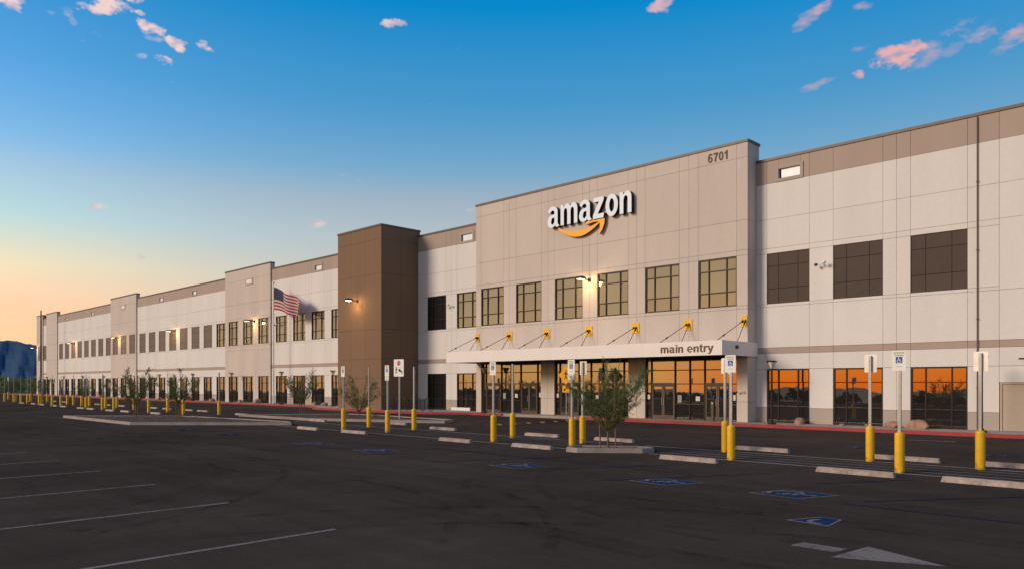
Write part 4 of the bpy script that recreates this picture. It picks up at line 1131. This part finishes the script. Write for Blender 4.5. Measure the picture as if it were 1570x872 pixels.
# ------------------------------------------------------------------ signs on the building
def pts_mesh(poly, depth, mk_, mk_side, name):
    """filled outline (x,z) standing off the wall, with a dark return"""
    cu = bpy.data.curves.new('o', 'CURVE'); cu.dimensions = '2D'; cu.fill_mode = 'BOTH'; cu.extrude = depth
    for ring in poly:
        sp = cu.splines.new('POLY'); sp.points.add(len(ring)-1)
        for p, q in zip(sp.points, ring): p.co = (q[0], q[1], 0, 1)
        sp.use_cyclic_u = True
    o = bpy.data.objects.new('tmp', cu); COL.objects.link(o); dg = bpy.context.evaluated_depsgraph_get()
    me = bpy.data.meshes.new_from_object(o.evaluated_get(dg)); bpy.data.objects.remove(o); bpy.data.curves.remove(cu)
    me.name = name; me.materials.clear(); me.materials.append(MT[mk_]); me.materials.append(MT[mk_side])
    for p in me.polygons: p.material_index = 1 if abs(p.normal.z) < .5 else 0
    me.transform(Matrix(((1, 0, 0, 0), (0, 0, -1, 0), (0, 1, 0, 0), (0, 0, 0, 1)))); me.update(); return me
def arc(cx, cy, rx, ry, a0, a1, n=14): return [(cx+rx*math.cos(R(a0+(a1-a0)*k/n)), cy+ry*math.sin(R(a0+(a1-a0)*k/n))) for k in range(n+1)]
GL = {}
# letter outlines drawn on a unit x-height of 1 (bold humanist lower case)
GL['a'] = ([arc(.42, .70, .36, .32, 165, 20)+[(.765, .60), (.765, .20), (.80, .10), (.90, .02), (.70, -.03), (.60, .03), (.55, .11)]+arc(.34, .245, .30, .275, -35, -180)+arc(.34, .245, .30, .36, 180, 110)+[(.38, .605), (.535, .63), (.535, .70)]+arc(.40, .70, .135, .125, 0, 130)+[(.25, .735), (.22, .685)],
            arc(.42, .25, .125, .13, -90, -200)+[(.34, .42), (.44, .46), (.535, .465), (.535, .23)]], .92)
GL['m'] = ([[(.06, 0), (.29, 0), (.29, .62)]+arc(.41, .66, .11, .145, 160, 10)+[(.53, .60), (.53, 0), (.76, 0), (.76, .62)]+arc(.88, .66, .11, .145, 160, 10)+[(1.0, .60), (1.0, 0), (1.23, 0), (1.23, .68)]+arc(.97, .70, .26, .32, 0, 100)+[(.83, .98), (.745, .88), (.68, .94)]+arc(.52, .74, .24, .28, 50, 110)+[(.36, .97), (.27, .86), (.26, .98), (.06, 1.0)]], 1.31)
GL['z'] = ([[(.05, .0), (.05, .16), (.44, .79), (.08, .79), (.10, .99), (.75, .99), (.75, .83), (.36, .21), (.77, .23), (.73, .0)]], .83)
GL['o'] = ([arc(.43, .5, .39, .52, 0, 359, 28), arc(.43, .5, .155, .31, 359, 0, 22)], .87)
GL['n'] = ([[(.06, 0), (.29, 0), (.29, .60)]+arc(.43, .65, .12, .16, 160, 10)+[(.55, .58), (.55, 0), (.78, 0), (.78, .66)]+arc(.52, .70, .26, .32, 0, 90)+[(.40, .98), (.29, .86), (.26, .98), (.06, 1.0)]], .85)
def shop_sign():
    x0, x1 = -32.80, -26.12; zb = 12.27; xh = 1.30
    r = thing('amazon_sign', 'white amazon lettering over an orange smile arrow on the taupe entry tower', 'sign', ((x0+x1)/2+.20, YT, zb))
    word = 'amazon'; tot = sum(GL[c][1] for c in word); k = (x1-x0)/(tot-.06); x = x0-.05*k
    for c in word:
        rings, adv = GL[c]
        me = pts_mesh([[(p[0]*k, p[1]*xh) for p in ring] for ring in rings], .11, 'letter_white', 'letter_dark', 'letter')
        o = link('letter', me, r, (x-(x0+x1)/2, -.20, 0))
        back = pts_mesh([[(p[0]*k, p[1]*xh) for p in ring] for ring in rings], .035, 'letter_dark', 'letter_dark', 'letter_back')
        link('letter_back', back, o, (.0, .145, .0), scale=(1.0, 1, 1))
        x += adv*k
    cx = (x0+x1)/2
    # the smile: lower and upper arcs, then the arrowhead
    low = []; up = []
    X0, X1 = -31.95, -28.55
    for i in range(25):
        t = i/24; xx = X0+(X1-X0)*t
        zz = 12.15-.77*math.sin(math.pi*min(1, t*.94+.03))**.9-.02*t
        th = .05+.33*math.sin(math.pi*(t*.80+.10))**1.3
        low.append((xx-cx, zz-zb+.04*t)); up.append((xx-cx, zz-zb+th+.0*t))
    ring = low+up[::-1]
    me = pts_mesh([ring], .07, 'orange_yellow', 'letter_dark', 'smile'); link('smile', me, r, (0, -.16, 0))
    ar = [(-29.72, 12.17), (-29.25, 12.30), (-28.75, 12.37), (-28.32, 12.33), (-28.22, 12.20), (-28.25, 11.90), (-28.42, 11.52), (-28.62, 11.30), (-28.70, 11.36), (-28.60, 11.70), (-28.60, 11.98), (-28.72, 12.09), (-29.05, 12.11), (-29.40, 12.06), (-29.70, 12.04)]
    me = pts_mesh([[(a-cx, b_-zb+.02) for a, b_ in ar]], .07, 'orange_yellow', 'letter_dark', 'arrowhead'); link('arrowhead', me, r, (0, -.162, 0))
shop_sign()
# plainer bold lettering, same unit (x-height 1)
GL['i'] = ([[(.08, 0), (.30, 0), (.30, 1.0), (.08, 1.0)], [(.08, 1.14), (.30, 1.14), (.30, 1.36), (.08, 1.36)]], .38)
GL['e'] = ([arc(.44, .50, .40, .53, -30, 0, 4)[:1]+arc(.44, .5, .40, .53, -40, -180, 12)+arc(.44, .5, .40, .53, 180, 0, 18)+[(.84, .42), (.26, .42)]+arc(.44, .46, .19, .27, 190, 300, 8), arc(.44, .60, .17, .25, 10, 170, 8)+[(.27, .58), (.61, .58)]], .90)
GL['e'] = ([arc(.44, .5, .40, .53, -42, -360, 26)+[(.84, .42), (.25, .42)]+arc(.45, .46, .20, .28, 190, 305, 8), [(.25, .60)]+arc(.44, .62, .19, .23, 165, 15, 8)+[(.63, .60)]], .90)
GL['t'] = ([[(.14, .26), (.14, .82), (.02, .82), (.02, 1.0), (.14, 1.0), (.14, 1.22), (.36, 1.32), (.36, 1.0), (.52, 1.0), (.52, .82), (.36, .82), (.36, .26), (.42, .17), (.52, .18), (.52, .0), (.38, -.03), (.20, .04)]], .56)
GL['r'] = ([[(.08, 0), (.30, 0), (.30, .52), (.36, .72), (.46, .80), (.58, .79), (.60, 1.02), (.46, 1.02), (.34, .92), (.29, .82), (.29, 1.0), (.08, 1.0)]], .60)
GL['y'] = ([[(.0, 1.0), (.24, 1.0), (.43, .33), (.61, 1.0), (.84, 1.0), (.52, -.05), (.42, -.27), (.28, -.36), (.08, -.35), (.08, -.17), (.22, -.17), (.30, -.08), (.32, .02)]], .86)
GL['6'] = ([[(.78, 1.12), (.70, 1.33), (.52, 1.42), (.42, 1.42), (.20, 1.30), (.08, 1.02), (.05, .68)]+arc(.43, .44, .38, .46, 190, 360, 14)+arc(.43, .46, .38, .44, 0, 128, 10)+[(.27, .86), (.34, 1.12), (.44, 1.22), (.53, 1.18), (.57, 1.07)], arc(.43, .44, .16, .25, 360, 0, 14)], .90)
GL['7'] = ([[(.06, 1.40), (.06, 1.16), (.56, 1.16), (.34, .70), (.24, 0), (.50, 0), (.56, .62), (.82, 1.20), (.82, 1.40)]], .90)
GL['0'] = ([arc(.43, .70, .38, .72, 0, 345, 23), arc(.43, .70, .15, .48, 360, 15, 23)], .90)
GL['1'] = ([[(.58, 0), (.34, 0), (.34, .98), (.22, .90), (.10, .86), (.10, 1.07), (.28, 1.20), (.38, 1.42), (.58, 1.42)]], .90)
def word_sign(name, word, x0, x1, zb, xh, yf, mk_, label, dep=.02):
    r = thing(name, label, 'sign', ((x0+x1)/2, yf, zb))
    adv = lambda c: .48 if c == ' ' else GL[c][1]
    k = (x1-x0)/sum(adv(c) for c in word); x = x0
    for c in word:
        if c != ' ':
            me = pts_mesh([[(p[0]*k, p[1]*xh) for p in ring] for ring in GL[c][0]], dep/2, mk_, mk_, 'letter')
            link('letter', me, r, (x-(x0+x1)/2, -dep/2-.001, 0))
        x += adv(c)*k
word_sign('main_entry_sign', 'main entry', -22.30, -19.16, 3.80, .30, CY, 'brown_text', 'brown main entry lettering on the white canopy edge')
word_sign('address_number', '6701', -21.14, -19.84, 14.20, .34, YT, 'number_text', 'dark house number 6701 near the top corner of the entry tower')

# ------------------------------------------------------------------ wall lights, cameras
def wall_light(head_big=1.0):
    r = link('wall_light', None); s = head_big
    b = MB(); b.box(-.10, .10, -.06, -.001, -.12, .12, 'dark_steel'); link('wall_box', b.mesh('wall_box'), r)
    b = MB(); b.tube([(0, -.05, 0), (0, -.5, .02), (0, -.62, .02)], .035, 'dark_steel', 8); link('arm', b.mesh('arm'), r)
    b = MB(); b.box(-.20, .20, -1.12, -.60, .0, .10, 'dark_steel'); b.box(-.17, .17, -1.08, -.64, .10, .14, 'dark_steel'); link('housing', b.mesh('housing'), r)
    b = MB(); b.box(-.16, .16, -1.07, -.66, -.035, -.001, 'wall_lens'); link('lens', b.mesh('lens'), r)
    l = bpy.data.lights.new('wall_light_lamp', 'POINT'); l.energy = 85; l.color = (1, .60, .22); l.shadow_soft_size = .12
    link('lamp', l, r, (0, -.80, -.14)); return r
wl0 = wall_light()
wls = [(-29.38, 8.62, YT, 'lit wall light between the entry tower windows'), (-50.9, 8.75, YB, 'lit wall light on the brown tower'), (-75.2, 8.75, YT2, 'lit wall light on the taupe bay behind the flagpole'),
       (-96.5, 8.75, YM, 'lit wall light over the dark window panels left of the flag'), (-116.7, 8.75, YT2, 'lit wall light on the second taupe bay from the left'), (-138.6, 8.75, YM, 'lit wall light near the far left dark panels'), (-160.7, 8.75, YT2, 'lit wall light at the far left corner of the building')]
for i, (x, z, y, lb) in enumerate(wls):
    o = wl0 if i == 0 else copy_tree(wl0); o.location = (x, y-.0005, z); tag(o, lb, 'wall light', 'lit wall lights along the facade')
def camera_unit():
    r = link('security_camera', None)
    b = MB(); b.box(-.05, .05, -.03, -.001, -.06, .06, 'sign_white'); link('mount', b.mesh('mount'), r)
    b = MB(); b.tube([(0, -.03, 0), (.0, -.25, .02), (.12, -.33, .02)], .022, 'sign_white', 8); b.tube([(0, -.25, .02), (-.22, -.30, -.02)], .022, 'sign_white', 8); link('arm', b.mesh('arm'), r)
    b = MB(); b.tube([(-.27, -.31, .05), (-.27, -.31, -.02), (-.27, -.31, -.08)], [.08, .09, .04], 'dark_steel', 10); b.tube([(.15, -.35, .12), (.15, -.35, .05), (.15, -.35, -.01)], [.09, .10, .04], 'sign_white', 10); link('dome', smooth_angle(b.mesh('dome')), r)
    return r
c0 = camera_unit()
for i, (x, z, y, lb) in enumerate([(-15.2, 8.12, YM, 'twin security camera between the first two dark panels right of the tower'), (-43.7, 8.12, YM, 'twin security camera beside the black window left of the entry'),
                                   (-70.3, 8.12, YM, 'twin security camera on the white wall just right of the flagpole'), (-19.15, 1.75, YT, 'small security camera low on the right pier of the entry'), (-40.2, 3.1, YM, 'small camera under the left end of the canopy')]):
    o = c0 if i == 0 else copy_tree(c0); o.location = (x, y-.0005, z)
    if i >= 3: o.scale = (.6, .6, .6)
    tag(o, lb, 'camera', 'security cameras on the facade')
r = thing('door_light', 'dark hooded wall light over the beige service door', 'wall light', (-6.62, YM-.0005, 3.2))
b = MB(); b.box(-.07, .07, -.05, 0, -.09, .09, 'dark_steel'); link('wall_box', b.mesh('wall_box'), r)
b = MB(); b.prism([(-.28, -.42), (.28, -.42), (.16, -.05), (-.16, -.05)], .0, .07, 'dark_steel'); link('hood', b.mesh('hood'), r)

# ------------------------------------------------------------------ flagpole and flag
r = thing('flagpole', 'tall thin white flagpole standing on the pavement left of the brown tower', 'flagpole', (-68.75, 36.35, .15))
b = MB(); b.tube([(0, 0, 0), (0, 0, 11.9)], [.075, .04], 'sign_white', 10); link('pole', smooth_angle(b.mesh('pole')), r)
b = MB(); b.tube([(0, 0, 11.88), (0, 0, 11.93), (0, 0, 12.0), (0, 0, 12.06)], [.03, .08, .08, .02], 'steel', 10); link('finial', smooth_angle(b.mesh('finial')), r)
b = MB(); b.tube([(0, 0, 0), (0, 0, .10)], .16, 'steel', 14); link('base', b.mesh('base'), r)
b = MB(); b.tube([(.06, -.05, 1.2), (.07, -.05, 11.7)], .008, 'dark_steel', 4); link('halyard', b.mesh('halyard'), r)
def flag():
    r = thing('flag', 'red white and blue striped flag blowing to the right on its pole', 'flag', (-68.68, 36.35, 9.45))
    H = 2.2; L = 5.3; nx, nz = 60, 26
    def P(u, v):                                  # u along the fly, v up the hoist
        x = L*u*.98
        y = -.1*u + .28*math.sin(u*9+.6*v)*u**.8 + .12*math.sin(u*17+2*v)*u
        z = H*v*(1-.30*u) - 1.08*u**1.2 + .10*math.sin(u*8-1.+v*2)*u*(1-.3*u)
        return (x*(1-.10*u*(1-v)), y, z+.0)
    groups = {'flag_red': [], 'flag_white': [], 'flag_blue': []}
    for i in range(nx):
        for j in range(nz):
            st = j//2
            m_ = 'flag_red' if st % 2 == 0 else 'flag_white'
            if i < nx*.40 and st >= 6: m_ = 'flag_blue'
            groups[m_].append([(i/nx, j/nz), ((i+1)/nx, j/nz), ((i+1)/nx, (j+1)/nz), (i/nx, (j+1)/nz)])
    b = MB()
    for m_ in ('flag_red', 'flag_white'):
        for q in groups[m_]: b.face([P(*a) for a in q], m_)
    me = b.mesh('stripes', True); bm = bmesh.new(); bm.from_mesh(me); bmesh.ops.remove_doubles(bm, verts=bm.verts, dist=.0005); bm.to_mesh(me); bm.free(); link('stripes', me, r)
    b = MB()
    for q in groups['flag_blue']: b.face([P(*a) for a in q], 'flag_blue')
    c = link('canton', b.mesh('canton', True), r)
    b = MB()
    for row in range(9):
        for cc in range(6 if row % 2 == 0 else 5):
            uu = .40*((cc+.5)/6+(0 if row % 2 == 0 else 1/12)); vv = 12/26+(14/26)*((row+.5)/9)
            p = Vector(P(uu, vv))
            for sgn in (-1, 1):
                pts = [(p.x+(.045 if k % 2 == 0 else .018)*math.sin(k*math.pi/5), p.y+.006*sgn, p.z+(.045 if k % 2 == 0 else .018)*math.cos(k*math.pi/5)) for k in range(10)]
                b.face(pts, 'flag_white')
    tag(link('stars', b.mesh('stars'), c), kind='stuff')
flag()
r = thing('light_pole', 'tall dark bare pole in front of the far left corner of the building', 'pole', (-145.6, 34.6, 0))
b = MB(); b.tube([(0, 0, 0), (0, 0, 14.5)], [.15, .10], 'dark_steel', 8); link('pole', b.mesh('pole'), r)
b = MB(); b.tube([(0, 0, 0), (0, 0, .7)], .35, 'concrete', 12); link('footing', b.mesh('footing'), r)

# bike rack ------------------------------------------------------------
r = thing('bike_rack', 'dark wave-shaped tube bike rack on the pavement beside the brown tower', 'bike rack', (-47.55, 34.5, .15))
pts = []; nl = 6; pitch = .92
for k in range(nl*2):
    x = k*pitch/2+.1
    top = k % 2 == 0
    if k == 0: pts.append((x, 0, 0))
    if top:
        pts += [(x, 0, .80)]+[(x+pitch/4-pitch/4*math.cos(R(a)), 0, .80+.16*math.sin(R(a))) for a in (30, 60, 90, 120, 150)]+[(x+pitch/2, 0, .80)]
    else:
        pts += [(x, 0, .22)]+[(x+pitch/4-pitch/4*math.cos(R(a)), 0, .22-.16*math.sin(R(a))) for a in (30, 60, 90, 120, 150)]+[(x+pitch/2, 0, .22)]
pts = pts[:-7] if False else pts
b = MB(); b.tube(pts, .03, 'dark_steel', 8); link('wave_tube', smooth_angle(b.mesh('wave_tube')), r)

# speed bump -----------------------------------------------------------
r = thing('speed_bump', 'black and yellow rubber speed bump across the lane before the entry', 'speed bump', (-28.3, 26.8, .001))
n = 14; y0 = 0; Lb = .56; YY = [0]
for i in range(14): YY.append(YY[-1]+(.80 if i % 2 == 0 else .32))
SEG = {}
for kx in ('black', 'plate_yellow'):
    b = MB(); sec = [(-.16, 0), (-.09, .05), (.09, .05), (.16, 0)]
    k = b.m(kx)
    b.v = [(x, 0, z) for x, z in sec]+[(x, Lb, z) for x, z in sec]
    for j in range(3): b.f.append((j, j+1, j+5, j+4)[::-1]); b.mi.append(k)
    b.f += [(0, 1, 2, 3), (7, 6, 5, 4)]; b.mi += [k, k]
    SEG[kx] = b.mesh('bump_segment')
for i in range(n):
    link('bump_segment', SEG['black' if i % 2 == 0 else 'plate_yellow'], r, (0, YY[i], 0), scale=(1, .78/.56, 1) if i % 2 == 0 else (.98, .31/.56, .9))

# boulders -------------------------------------------------------------
def boulder(x, y, s, label, seed, z=.15, flat=.62):
    rr = random.Random(seed); bm = bmesh.new(); bmesh.ops.create_icosphere(bm, subdivisions=3, radius=1)
    pl = [(Vector((rr.gauss(0, 1), rr.gauss(0, 1), rr.gauss(0, .8))).normalized(), rr.uniform(.55, .9)) for _ in range(12)]
    for v in bm.verts:
        for n_, d in pl:
            k = v.co.dot(n_)
            if k > d: v.co -= n_*(k-d)*.92
        v.co *= 1+rr.uniform(-.02, .02)
        v.co = Vector((v.co.x*s, v.co.y*s*.75, max(-.1*s, v.co.z*s*flat)))
    me = bpy.data.meshes.new('boulder'); bm.to_mesh(me); bm.free(); me.materials.append(MT['rock'])
    o = link('boulder', me, None, (x, y, z+.1*s), rr.uniform(0, 3)); tag(o, label, 'boulder', 'reddish boulders along the wall foot')
boulder(-16.2, 37.15, .48, 'rounded reddish boulder under the first orange window beside the lamp', 1)
boulder(-11.75, 37.1, .42, 'reddish boulder at the pier left of the third orange window', 2)
boulder(-10.65, 36.95, .56, 'jagged pale-edged boulder under the third orange window', 3, flat=.7)
boulder(-12.9, 37.2, .20, 'small stone at the foot of the wall right of the middle orange window', 4)
boulder(-14.1, 37.2, .18, 'small flat stone under the left part of the middle orange window', 5)
for i, x in enumerate((-60.6, -62.4, -73.5, -77.6, -84.5, -91, -100, -112, -124, -135)):
    boulder(x, 37.1, .42+.12*(i % 3), '%s reddish boulder along the wall foot, counting leftward from the brown tower' % ORD[i], 10+i)

# small things by the doors
r = thing('door_operator_post', 'short dark post with pale button top outside the right entry doors', 'post', (-20.55, 36.3, .15))
b = MB(); b.box(-.07, .07, -.07, .07, 0, .92, 'door_bronze'); link('post', b.mesh('post'), r); b = MB(); b.tube([(0, -.075, .98), (0, .0, .98)], .05, 'paper', 10); b.box(-.07, .07, -.07, .07, .921, 1.04, 'dark_steel'); link('button', b.mesh('button'), r)
# white barrier panel under the left window by the canopy
r = thing('low_white_panel', 'low white panel leaning below the window left of the canopy doors', 'panel', (-42.0, 37.3, .15))
b = MB(); b.box(-1.1, 1.0, -.03, .03, .02, .25, 'sign_white'); link('board', b.mesh('board'), r); b = MB(); b.box(-1.0, -.95, -.06, .06, 0, .02, 'steel'); b.box(.9, .95, -.06, .06, 0, .02, 'steel'); link('foot', b.mesh('foot'), r)

# ------------------------------------------------------------------ young trees
def young_tree(label, x, y, H, W, seed, mk_='leaf', stakes=2, z=.10, leaves=5200, lean=0.0, vase=.5, stems=4, fork=.22):
    """many whip-like stems rising from a low fork, fine twigs and thread-thin leaves"""
    rr = random.Random(seed)
    r = thing('young_tree', label, 'tree', (x, y, z), 0, 'young staked palo verde trees')
    tb = MB(); tw = []
    th = H*fork; sc = H/3.0
    p = Vector((0, 0, 0)); pts = [p.copy()]
    for i in range(5):
        p = p+Vector((rr.gauss(0, .012), rr.gauss(0, .012), th/5)); pts.append(p.copy())
    tb.tube(pts, [.034*sc, .031*sc, .029*sc, .028*sc, .027*sc, .027*sc], 'bark', 8, caps=False)
    top = p
    for k in range(stems*2):
        a = 6.28*k/(stems*2)+rr.uniform(-.35, .35); out = rr.uniform(.12, 1.0)**.75*W/2*.92
        hh = (H-th)*rr.uniform(.62, 1.0)*(1-.25*out/(W/2))
        n = 9; q0 = top-Vector((0, 0, rr.uniform(0, .12)*th)); pts = []
        bx, by = rr.gauss(0, .05), rr.gauss(0, .05)
        for i in range(n+1):
            t = i/n
            o = out*(t**.8)
            pts.append(q0+Vector((math.cos(a)*o+bx*math.sin(t*5)+lean*t, math.sin(a)*o+by*math.sin(t*4), hh*t*(1-.10*t*out))))
        tb.tube(pts, [.017*sc*(1-.85*i/n) for i in range(n+1)], 'bark', 5, caps=False)
        for i in range(2, n+1):
            for _ in range(3 if i < n else 4):
                t0 = pts[i].lerp(pts[i-1], rr.random()); ax = (pts[i]-pts[i-1]).normalized()
                b_ = rr.uniform(0, 6.28); L = rr.uniform(.22, .58)*sc*(1.1-.45*i/n)
                dr = (ax*.75+Vector((math.cos(b_), math.sin(b_), rr.uniform(-.1, .35)))*.8).normalized()
                tp = [t0]
                for j in range(4):
                    dr = (dr+Vector((rr.gauss(0, .14), rr.gauss(0, .14), rr.gauss(.0, .1)))).normalized(); tp.append(tp[-1]+dr*L/4)
                tb.tube(tp, [.0055*sc, .0045*sc, .0035*sc, .0025*sc, .001], 'bark', 3, caps=False)
                tw.append((tp, rr.choice((.25, .6, 1.0, 1.5))))
    link('trunk', smooth_angle(tb.mesh('trunk')), r)
    lb = MB(); kk = lb.m(mk_); per = max(1, leaves/len(tw))
    for tp, dens in tw:
        for _ in range(int(per*dens)):
            j = rr.randrange(4); o = tp[j].lerp(tp[j+1], rr.random())+Vector((rr.gauss(0, .022), rr.gauss(0, .022), rr.gauss(0, .022)))*sc
            dd = (tp[j+1]-tp[j]).normalized()
            v = (dd*.9+Vector((rr.gauss(0, .5), rr.gauss(0, .5), rr.gauss(.05, .45)))).normalized()*rr.uniform(.03, .10)*sc
            w = v.cross(Vector((rr.gauss(0, 1), rr.gauss(0, 1), rr.gauss(0, 1)))).normalized()*rr.uniform(.004, .0085)*sc
            i = len(lb.v); lb.v += [tuple(o-w), tuple(o+w), tuple(o+v+w*.4), tuple(o+v-w*.4)]; lb.f.append((i, i+1, i+2, i+3)); lb.mi.append(kk)
    link('crown', lb.mesh('crown'), r)
    for s in range(stakes):
        sx = (-.32, .30)[s % 2]; sb = MB(); hh = H*.72
        sb.tube([(sx, 0, 0), (sx*(.86 if s else 1.25), .02, hh)], .026, 'stake', 7); link('stake', smooth_angle(sb.mesh('stake')), r)
    if stakes:
        t = MB(); zz = H*.30
        t.tube([(-.34, -.03, zz), (0, -.05, zz-.03), (.30, -.03, zz+.02)], .012, 'tie', 5); t.tube([(-.34, .03, zz), (0, .05, zz-.03), (.30, .03, zz+.02)], .012, 'tie', 5); link('tie', t.mesh('tie'), r)
    return r
young_tree('airy staked tree in the small bed before the entry doors', -14.80, 19.5, 3.4, 4.3, 11, 'leaf_dark', leaves=9500, stems=9, fork=.17, lean=.5)
young_tree('wide multi-stemmed tree before the brown tower', -41.3, 27.8, 3.2, 4.8, 22, 'leaf', 0, leaves=11000, stems=8, fork=.08)
young_tree('slender staked tree in front of the ground floor windows right of the flagpole', -46.0, 26.4, 3.6, 4.2, 33, 'leaf', 2, leaves=8000, stems=6)
young_tree('staked tree at the left end of the long planting bed', -50.3, 17.2, 3.6, 4.4, 44, 'leaf', 2, leaves=10500, stems=7)
young_tree('narrow staked tree in the middle of the long planting bed', -45.0, 17.75, 3.4, 3.4, 55, 'leaf_dark', 2, leaves=6500, vase=.4)
for i, (x, y, h) in enumerate(((-84, 23.8, 2.9), (-88, 25, 3.2), (-118, 27, 3.2), (-125, 30, 3.6), (-133, 24, 3.8), (-143, 26, 4.0), (-158, 33, 4.2))):
    young_tree('%s small tree beyond the long planting bed, counting leftward' % ORD[i], x, y, h, h*.75, 60+i, 'leaf_dark', 0, .0, 3000, vase=.6, stems=5)

# scrub beyond the lot and dark trees behind the camera (seen in the glass)
def scrub(name, boxes, mk_, seed, n, hmin, hmax, cs=.9):
    rr = random.Random(seed); b = MB(); k = b.m(mk_)
    for (x0, x1, y0, y1) in boxes:
        for _ in range(n):
            cx, cy = rr.uniform(x0, x1), rr.uniform(y0, y1); h = rr.uniform(hmin, hmax); w = h*rr.uniform(.5, 1.1)
            for _ in range(70):
                a = rr.uniform(0, 6.28); q = rr.random()**.5; t = rr.random()
                p = Vector((cx+w*q*math.cos(a)*(1-.5*t), cy+w*q*math.sin(a)*(1-.5*t), h*(.08+.92*t*(1-.25*q))))
                s = cs*rr.uniform(.12, .3)*h/2.5
                u = Vector((rr.gauss(0, 1), rr.gauss(0, 1), rr.gauss(0, 1))).normalized()*s; v = u.cross(Vector((rr.gauss(0, 1), rr.gauss(0, 1), rr.gauss(0, 1)))).normalized()*s
                i = len(b.v); b.v += [tuple(p-u), tuple(p+v), tuple(p+u), tuple(p-v)]; b.f.append((i, i+1, i+2, i+3)); b.mi.append(k)
    return tag(link(name, b.mesh(name)), kind='stuff')
o = scrub('desert_scrub', [(-330, -185, 20, 110), (-300, -175, 40, 60)], 'leaf_dark', 5, 130, 2., 4.6); o['label'] = 'low dark desert trees beyond the far left end of the lot'
o = scrub('tree_belt', [(-460, 180, -210, -172)], 'far_tree', 6, 620, 1.8, 4.6, 1.5); o['label'] = 'dark belt of trees across the road behind the lot'
